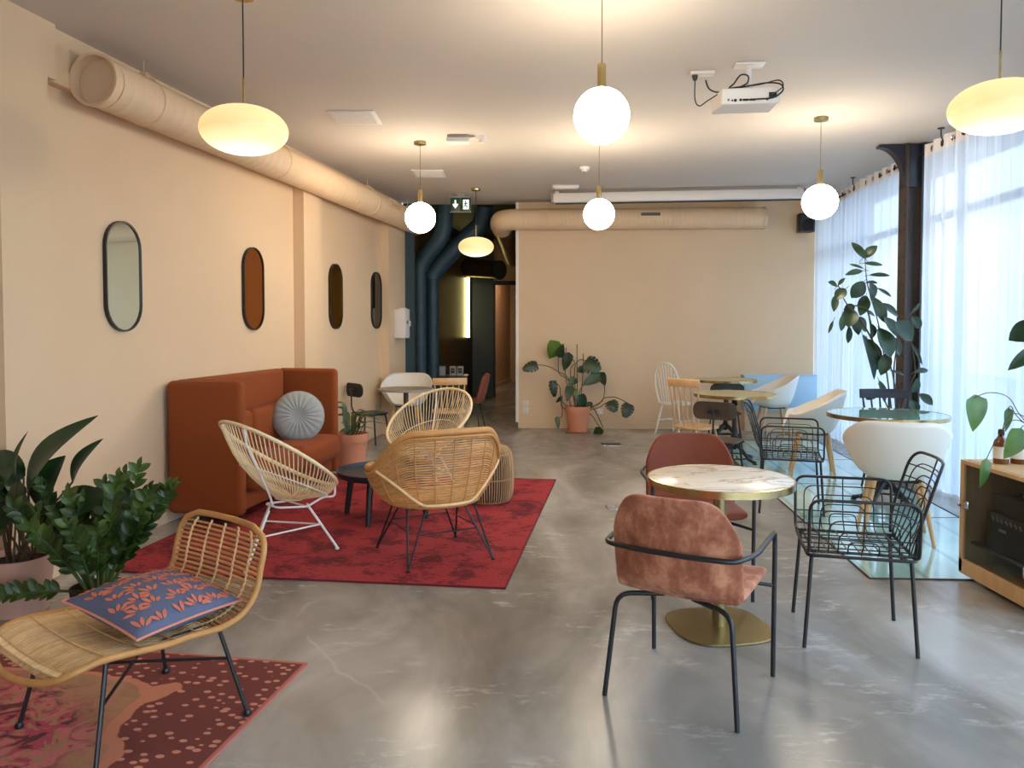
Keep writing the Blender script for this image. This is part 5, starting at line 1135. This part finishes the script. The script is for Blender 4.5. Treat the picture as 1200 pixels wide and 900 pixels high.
TRAS= [[(3.07, 4.35, 0.824), (2.911, 4.35, 0.985), (2.821, 4.35, 1.111), (2.713, 4.35, 1.14), (2.627, 4.35, 1.111)], [(3.07, 4.35, 0.824), (2.891, 4.35, 0.985), (2.836, 4.35, 1.062), (2.817, 4.35, 1.033)], [(3.036, 4.35, 0.824), (2.936, 4.35, 0.946), (2.888, 4.35, 0.921)], [(3.07, 4.35, 0.824), (2.887, 4.35, 0.98), (2.777, 4.35, 0.907), (2.697, 4.35, 0.75)], [(3.07, 4.35, 0.824), (2.91, 4.35, 1.004), (2.813, 4.35, 0.994), (2.787, 4.35, 0.897)]]
BRD= [((3.397, 4.918, 1.518), (3.19, 4.933, 1.425), 0.142), ((3.387, 4.899, 1.393), (3.16, 4.888, 1.235), 0.082), ((3.408, 4.87, 1.474), (3.325, 4.878, 1.799), 0.163), ((3.456, 4.898, 1.42), (3.705, 4.911, 1.637), 0.163), ((3.452, 4.892, 1.42), (3.605, 4.905, 1.147), 0.163)]

# ================================================================ PLANTS
def leaf(mb, base, tip, W_, up=(0, 0, 1), arch=.12, fold=.12, kind='oval', seg=8):
    base = Vector(base); tip = Vector(tip); d = tip-base; L = d.length; dn = d.normalized(); up = Vector(up)
    side = dn.cross(up)
    if side.length < .2: side = dn.cross(Vector((0, -1, 0)))
    side.normalize(); nr = side.cross(dn).normalized()
    prof = {'oval': lambda s: math.sin(PI*min(1, s*.96+.04))**.75, 'strap': lambda s: math.sin(PI*min(1, s**.8*.97+.03))**.8,
            'heart': lambda s: (min(1, s/.12)**.5)*(1-max(0, (s-.25)/.75)**1.6)**.9 if s < 1 else .0}[kind]
    vs = []; fs = []
    for i in range(seg+1):
        s = i/seg; c = base+d*s+nr*(arch*L*math.sin(PI*s)); w_ = W_/2*max(.02, prof(s))
        sh = -.10*L*(1 if kind == 'heart' else 0)*(1-s)**4
        vs += [c-side*w_+nr*w_*fold*2+dn*sh, c-side*w_*.5+nr*w_*fold*.8+dn*sh*.5, c, c+side*w_*.5+nr*w_*fold*.8+dn*sh*.5, c+side*w_+nr*w_*fold*2+dn*sh]
    for i in range(seg):
        for k in range(4): a = i*5+k; fs.append((a, a+1, a+6, a+5))
    mb.add(vs, fs)
def split_leaf(mb, base, tip, W_, up=(0, -1, .3)):
    base = Vector(base); tip = Vector(tip); d = tip-base; L = d.length; dn = d.normalized(); side = dn.cross(Vector(up)).normalized(); nr = side.cross(dn)
    mid = lambda s: base+d*s+nr*.06*L*math.sin(PI*s)
    half = lambda s: W_/2*(min(1, (s+.12)/.22)**.6)*(1-max(0, (s-.3)/.72)**1.7)
    n = 5
    for sd in (-1, 1):
        mb.add([mid(0), mid(.2), mid(.2)+side*sd*W_*.12, mid(0)+side*sd*W_*.12], [(0, 1, 2, 3)])
        for k in range(n):
            s0 = -.06+k*1.0/n; s1 = s0+1.0/n; g = .13/n
            m0, m1 = max(0, s0), min(1, s1)
            a = mid(m0); b_ = mid(m1); mw = W_*.27; h0, h1 = half(max(0, s0+g)), half(min(1, s1-g))
            a1 = a+side*sd*min(mw, h0); b1 = b_+side*sd*min(mw, h1)
            sw = dn*L*.05
            a2 = mid(s0+g)+side*sd*h0+sw-nr*h0*.15; b2 = mid(s1-g)+side*sd*h1*.97+sw-nr*h1*.15
            mb.add([a, b_, b1, a1], [(0, 1, 2, 3)]); mb.add([a1, b1, b2, a2], [(0, 1, 2, 3)])
def pot(t, r, h, m, x=0, y=0, rim=True, saucer=False, taper=.76, z0=0):
    b = MB()
    if rim: b.lathe([(r*taper, z0), (r*.93, z0+h*.76), (r, z0+h*.77), (r*1.01, z0+h), (r*.92, z0+h), (r*.90, z0+h*.86)], 40, (x, y, 0))
    else: b.lathe([(r*taper, z0), (r*taper*1.03, z0+.01), (r, z0+h), (r*.93, z0+h), (r*.91, z0+h*.86)], 40, (x, y, 0))
    b.build('pot', m, t); MB().lathe([(0, z0+h*.9), (r*.92, z0+h*.88)], 28, (x, y, 0)).build('soil', M['soil'], t)
    if saucer: MB().lathe([(0, 0), (r*.95, 0), (r*1.08, .025), (r*1.04, .025), (r*.92, .008), (0, .008)], 40, (x, y, 0)).build('saucer', m, t)
def rel(p, o): return Vector(p)-Vector(o)
# rubber plant
o = (3.66, 7.45, 0)
t = thing('rubber_plant', 'tall rubber plant with large dark leaves in front of the steel column', 'potted plant', o); pot(t, .13, .27, M['terracotta'])
b = MB()
for i, l in enumerate(FICS):
    p = [rel(q, o) for q in l]
    if i in (0, 1, 3, 4, 6): p = [Vector((p[0].x*.25, 0, .22)), p[0].lerp(Vector((0, 0, .6)), .3)]+p
    b.tube(smooth_path(p, 5), [.011*(1-.6*k/(len(smooth_path(p, 5)))) for k in range(len(smooth_path(p, 5)))], 6)
for (a, c, w_) in FIC:
    q = rel(a, o); b.tube([q, q+(q-rel(c, o)).normalized()*.05+Vector((0, 0, -.01))], .003, 5)
b.build('stem', M['stem'], t)
b = MB()
rnd = random.Random(3)
for (a, c, w_) in FIC: leaf(b, rel(a, o), rel(c, o), w_*1.3, up=(rnd.uniform(-.4, .4), -1, rnd.uniform(.2, .8)), arch=.06, fold=.10)
b.build('foliage', M['leafdark'], t)
# monstera
o = (.94, 10.95, 0)
t = thing('monstera_plant', 'monstera with split leaves in a terracotta pot against the back wall', 'potted plant', o); pot(t, .175, .36, M['terracotta'], saucer=True, z0=.01)
b = MB()
for i, l in enumerate(MONS):
    p = [rel(q, o) for q in l]; p[0] = Vector((p[0].x*.7, 0, .30)); b.tube(smooth_path(p, 6), .006, 6)
b.build('stem', M['stem'], t)
b = MB(); b2 = MB()
for i, (a, c, w_, sp_) in enumerate(MON):
    if sp_: split_leaf(b, rel(a, o), rel(c, o), w_*1.15)
    else: leaf(b2 if i in (0, 11) else b, rel(a, o), rel(c, o), w_, up=(0, -1, .3), arch=.05, fold=.08, kind='heart', seg=10)
b.build('foliage', M['leafdark'], t); b2.build('young_foliage', M['leafmid'], t)
# strap-leaved plant by the sofa
o = (-1.73, 8.2, 0)
t = thing('strap_leaf_plant', 'green plant with arching leaves in a terracotta pot beside the orange sofa', 'potted plant', o); pot(t, .19, .37, M['terracotta'])
b = MB(); bs = MB()
for i, (a, c, w_) in enumerate(STR):
    tp_ = rel(c, o); bx = Vector((tp_.x*.12, tp_.y*.12, .31)); hor = math.hypot(tp_.x, tp_.y)
    ctrl = Vector((tp_.x*.45, tp_.y*.45, max(tp_.z*.88, .34)+.05+.10*hor)); k0 = bx.lerp(ctrl, .45)
    bs.tube([bx, k0], .005, 6)
    # curved strap from k0 through ctrl to tip
    pts_ = smooth_path([k0, ctrl, tp_], 5); vs = []; fs = []
    for j, p in enumerate(pts_):
        s = j/(len(pts_)-1); dn = (pts_[min(j+1, len(pts_)-1)]-pts_[max(j-1, 0)]).normalized(); sd = dn.cross(Vector((0, -.4, 1))).normalized(); wd_ = max(.002, w_*.65*math.sin(PI*min(1, s*.95+.05))**.7); n_ = sd.cross(dn)
        vs += [p-sd*wd_+n_*wd_*.3, p, p+sd*wd_+n_*wd_*.3]
    for j in range(len(pts_)-1): fs += [(j*3, j*3+1, j*3+4, j*3+3), (j*3+1, j*3+2, j*3+5, j*3+4)]
    b.add(vs, fs)
b.build('foliage', M['leafgrey'], t); bs.build('stem', M['greenstem'], t)
# zz plant
o = (-2.10, 3.86, 0)
t = thing('zz_plant', 'bushy green plant with small glossy leaflets on upright stems behind the front rattan chair', 'potted plant', o); pot(t, .135, .20, M['soil'], rim=False)
rnd = random.Random(11); b = MB(); bs = MB()
for i in range(24):
    a = rnd.uniform(0, 2*PI) if i > 4 else (-.2, .1, .3, 2.9, -.5)[i]; tilt = rnd.uniform(.10, .62); L = rnd.uniform(.42, .66)
    if i == 23: a, tilt, L = 3.5, 1.35, .42
    d = Vector((math.cos(a)*math.sin(tilt), math.sin(a)*math.sin(tilt)*.8, math.cos(tilt))); p0 = Vector((math.cos(a)*.05, math.sin(a)*.05, .17))
    P_ = [p0+d*L*s+Vector((d.x*.10, d.y*.10, -.06*tilt))*s*s for s in [k/10 for k in range(11)]]
    bs.tube(P_, [.008*(1-.06*k) for k in range(11)], 6)
    nl = 11
    for k in range(nl):
        s = .30+.66*k/(nl-1); q = p0+d*L*s+Vector((d.x*.10, d.y*.10, -.06*tilt))*s*s
        hor = d.cross(Vector((.3, -.8, .3))).normalized(); hor = Matrix.Rotation(rnd.uniform(-1.2, 1.2), 3, d) @ hor
        for sd in (-1, 1):
            ln = .084*rnd.uniform(.8, 1.1)*(1-.3*abs(s-.6)); dd = (hor*sd*.85+d*.75).normalized(); leaf(b, q, q+dd*ln, ln*.56, up=(rnd.uniform(-.3, .3), -.8, .6), arch=.05, fold=.16, seg=5)
    q = P_[-1]; leaf(b, q, q+d*.06, .028, up=(0, -.8, .5), seg=5)
b.build('foliage', M['leafzz'], t); bs.build('stem', M['greenstem'], t)
# broad-leaved plant in the pink pot
o = (-2.63, 4.05, 0)
t = thing('broad_leaf_plant', 'dark plant with long broad leaves in a pale pink pot at the left edge', 'potted plant', o); pot(t, .17, .30, M['pinkpot'], rim=False, taper=.8)
b = MB(); bs = MB(); rnd = random.Random(6)
for (a, c, w_) in ASP:
    q = rel(a, o); tp_ = rel(c, o); bx = Vector((rnd.uniform(-.08, .08), rnd.uniform(-.08, .08), .25)); bs.tube(smooth_path([bx, bx.lerp(q, .5)+Vector((0, 0, .03)), q], 5), .006, 6)
    leaf(b, q, tp_, w_*1.15, up=(-.2, -1, .6), arch=.14, fold=.12, kind='strap', seg=12)
for i in range(9):
    a = rnd.uniform(0, 2*PI); bx = Vector((rnd.uniform(-.08, .08), rnd.uniform(-.08, .08), .25)); q = bx+Vector((math.cos(a)*.1, math.sin(a)*.1, rnd.uniform(.2, .34)))
    tp_ = q+Vector((math.cos(a)*rnd.uniform(.12, .24), math.sin(a)*rnd.uniform(.1, .2)-.04, rnd.uniform(-.05, .18)))
    if q.x < -.12 or tp_.x < -.2: tp_.x = -.14; q.x = -.08
    bs.tube(smooth_path([bx, bx.lerp(q, .5), q], 4), .006, 6); leaf(b, q, tp_, .10, arch=.15, kind='strap', seg=10)
b.build('foliage', M['leafdark'], t); bs.build('stem', M['stem'], t)
# trailing plant on the cabinet
o = (3.05, 4.2, .7155)
t = thing('trailing_plant', 'small trailing plant with heart-shaped leaves reaching over the oak cabinet', 'potted plant', o); pot(t, .07, .11, M['terracotta'])
b = MB()
for l in TRAS:
    p = [rel(q, o) for q in l]; p[0] = Vector((0, 0, .09)); b.tube(smooth_path(p, 6), .0026, 6)
b.build('stem', M['stem'], t)
b = MB()
for (a, c, w_, _k) in TRA: leaf(b, rel(a, o), rel(c, o), w_, up=(.2, -1, .1), arch=.04, fold=.1, kind='heart', seg=10)
for dx, dz in ((.10, .10), (.02, .16), (.12, .0)): leaf(b, (dx*.5, -.02, .1+dz*.6), (dx+.05, -.04, .1+dz), .07, up=(0, -1, .2), kind='heart')
b.build('foliage', M['leaflight'], t)
# broad leaves entering at the right edge
o = (3.46, 4.92, 0)
t = thing('rubber_plant', 'rubber plant mostly outside the right edge, two pointed leaves in front of the curtain', 'potted plant', o); pot(t, .14, .28, M['terracotta'])
b = MB(); tops = []
for (a, c, w_) in BRD: tops.append(rel(a, o)); 
b.tube(smooth_path([(0, 0, .22), (.02, .02, .8), tops[0]+Vector((.03, 0, -.2)), tops[0]+Vector((.02, 0, .05))], 6), .009, 8)
for q in tops: b.tube([q, q+Vector((.0, .0, -.05))+(Vector((.02, .02, q.z))-q)*.3], .004, 6)
b.build('stem', M['stem'], t); b = MB()
for (a, c, w_) in BRD: leaf(b, rel(a, o), rel(c, o), w_*1.1, up=(0, -.8, .6), arch=.08, fold=.1)
b.build('foliage', M['leafdark'], t)

# ================================================================ repeated kinds share a group
GROUPS = {'globe_pendant_lamp': 'round globe pendant lamps', 'disc_pendant_lamp': 'flat oval pendant lamps', 'pill_mirror': 'pill-shaped mirrors along the left wall',
          'wire_armchair': 'black wire armchairs', 'tub_chair': 'white tub chairs', 'cord_lounge_chair': 'cord lounge chairs on the red rug', 'velvet_chair': 'velvet chairs at the marble table',
          'bistro_table': 'gold-edged bistro tables', 'storage_box': 'boxes on the corridor sideboard', 'brown_bottle': 'brown bottles on the oak cabinet', 'wall_outlet': 'wall outlets on the back wall',
          'ventilation_duct': 'ventilation ducts', 'sheer_curtain': 'sheer window curtains', 'area_rug': 'rugs', 'workshop_chair': 'plywood chairs on steel frames', 'ceiling_vent': 'square ceiling vents',
          'spindle_back_chair': 'spindle-back chairs', 'emergency_light': 'emergency light boxes on the ceiling', 'floor_box': 'floor socket covers', 'black_device': 'black appliances in the oak cabinet', 'rubber_plant': 'rubber plants by the windows'}
for o_ in S.objects:
    k_ = o_.name.split('.')[0]
    if o_.parent is None and k_ in GROUPS: o_['group'] = GROUPS[k_]
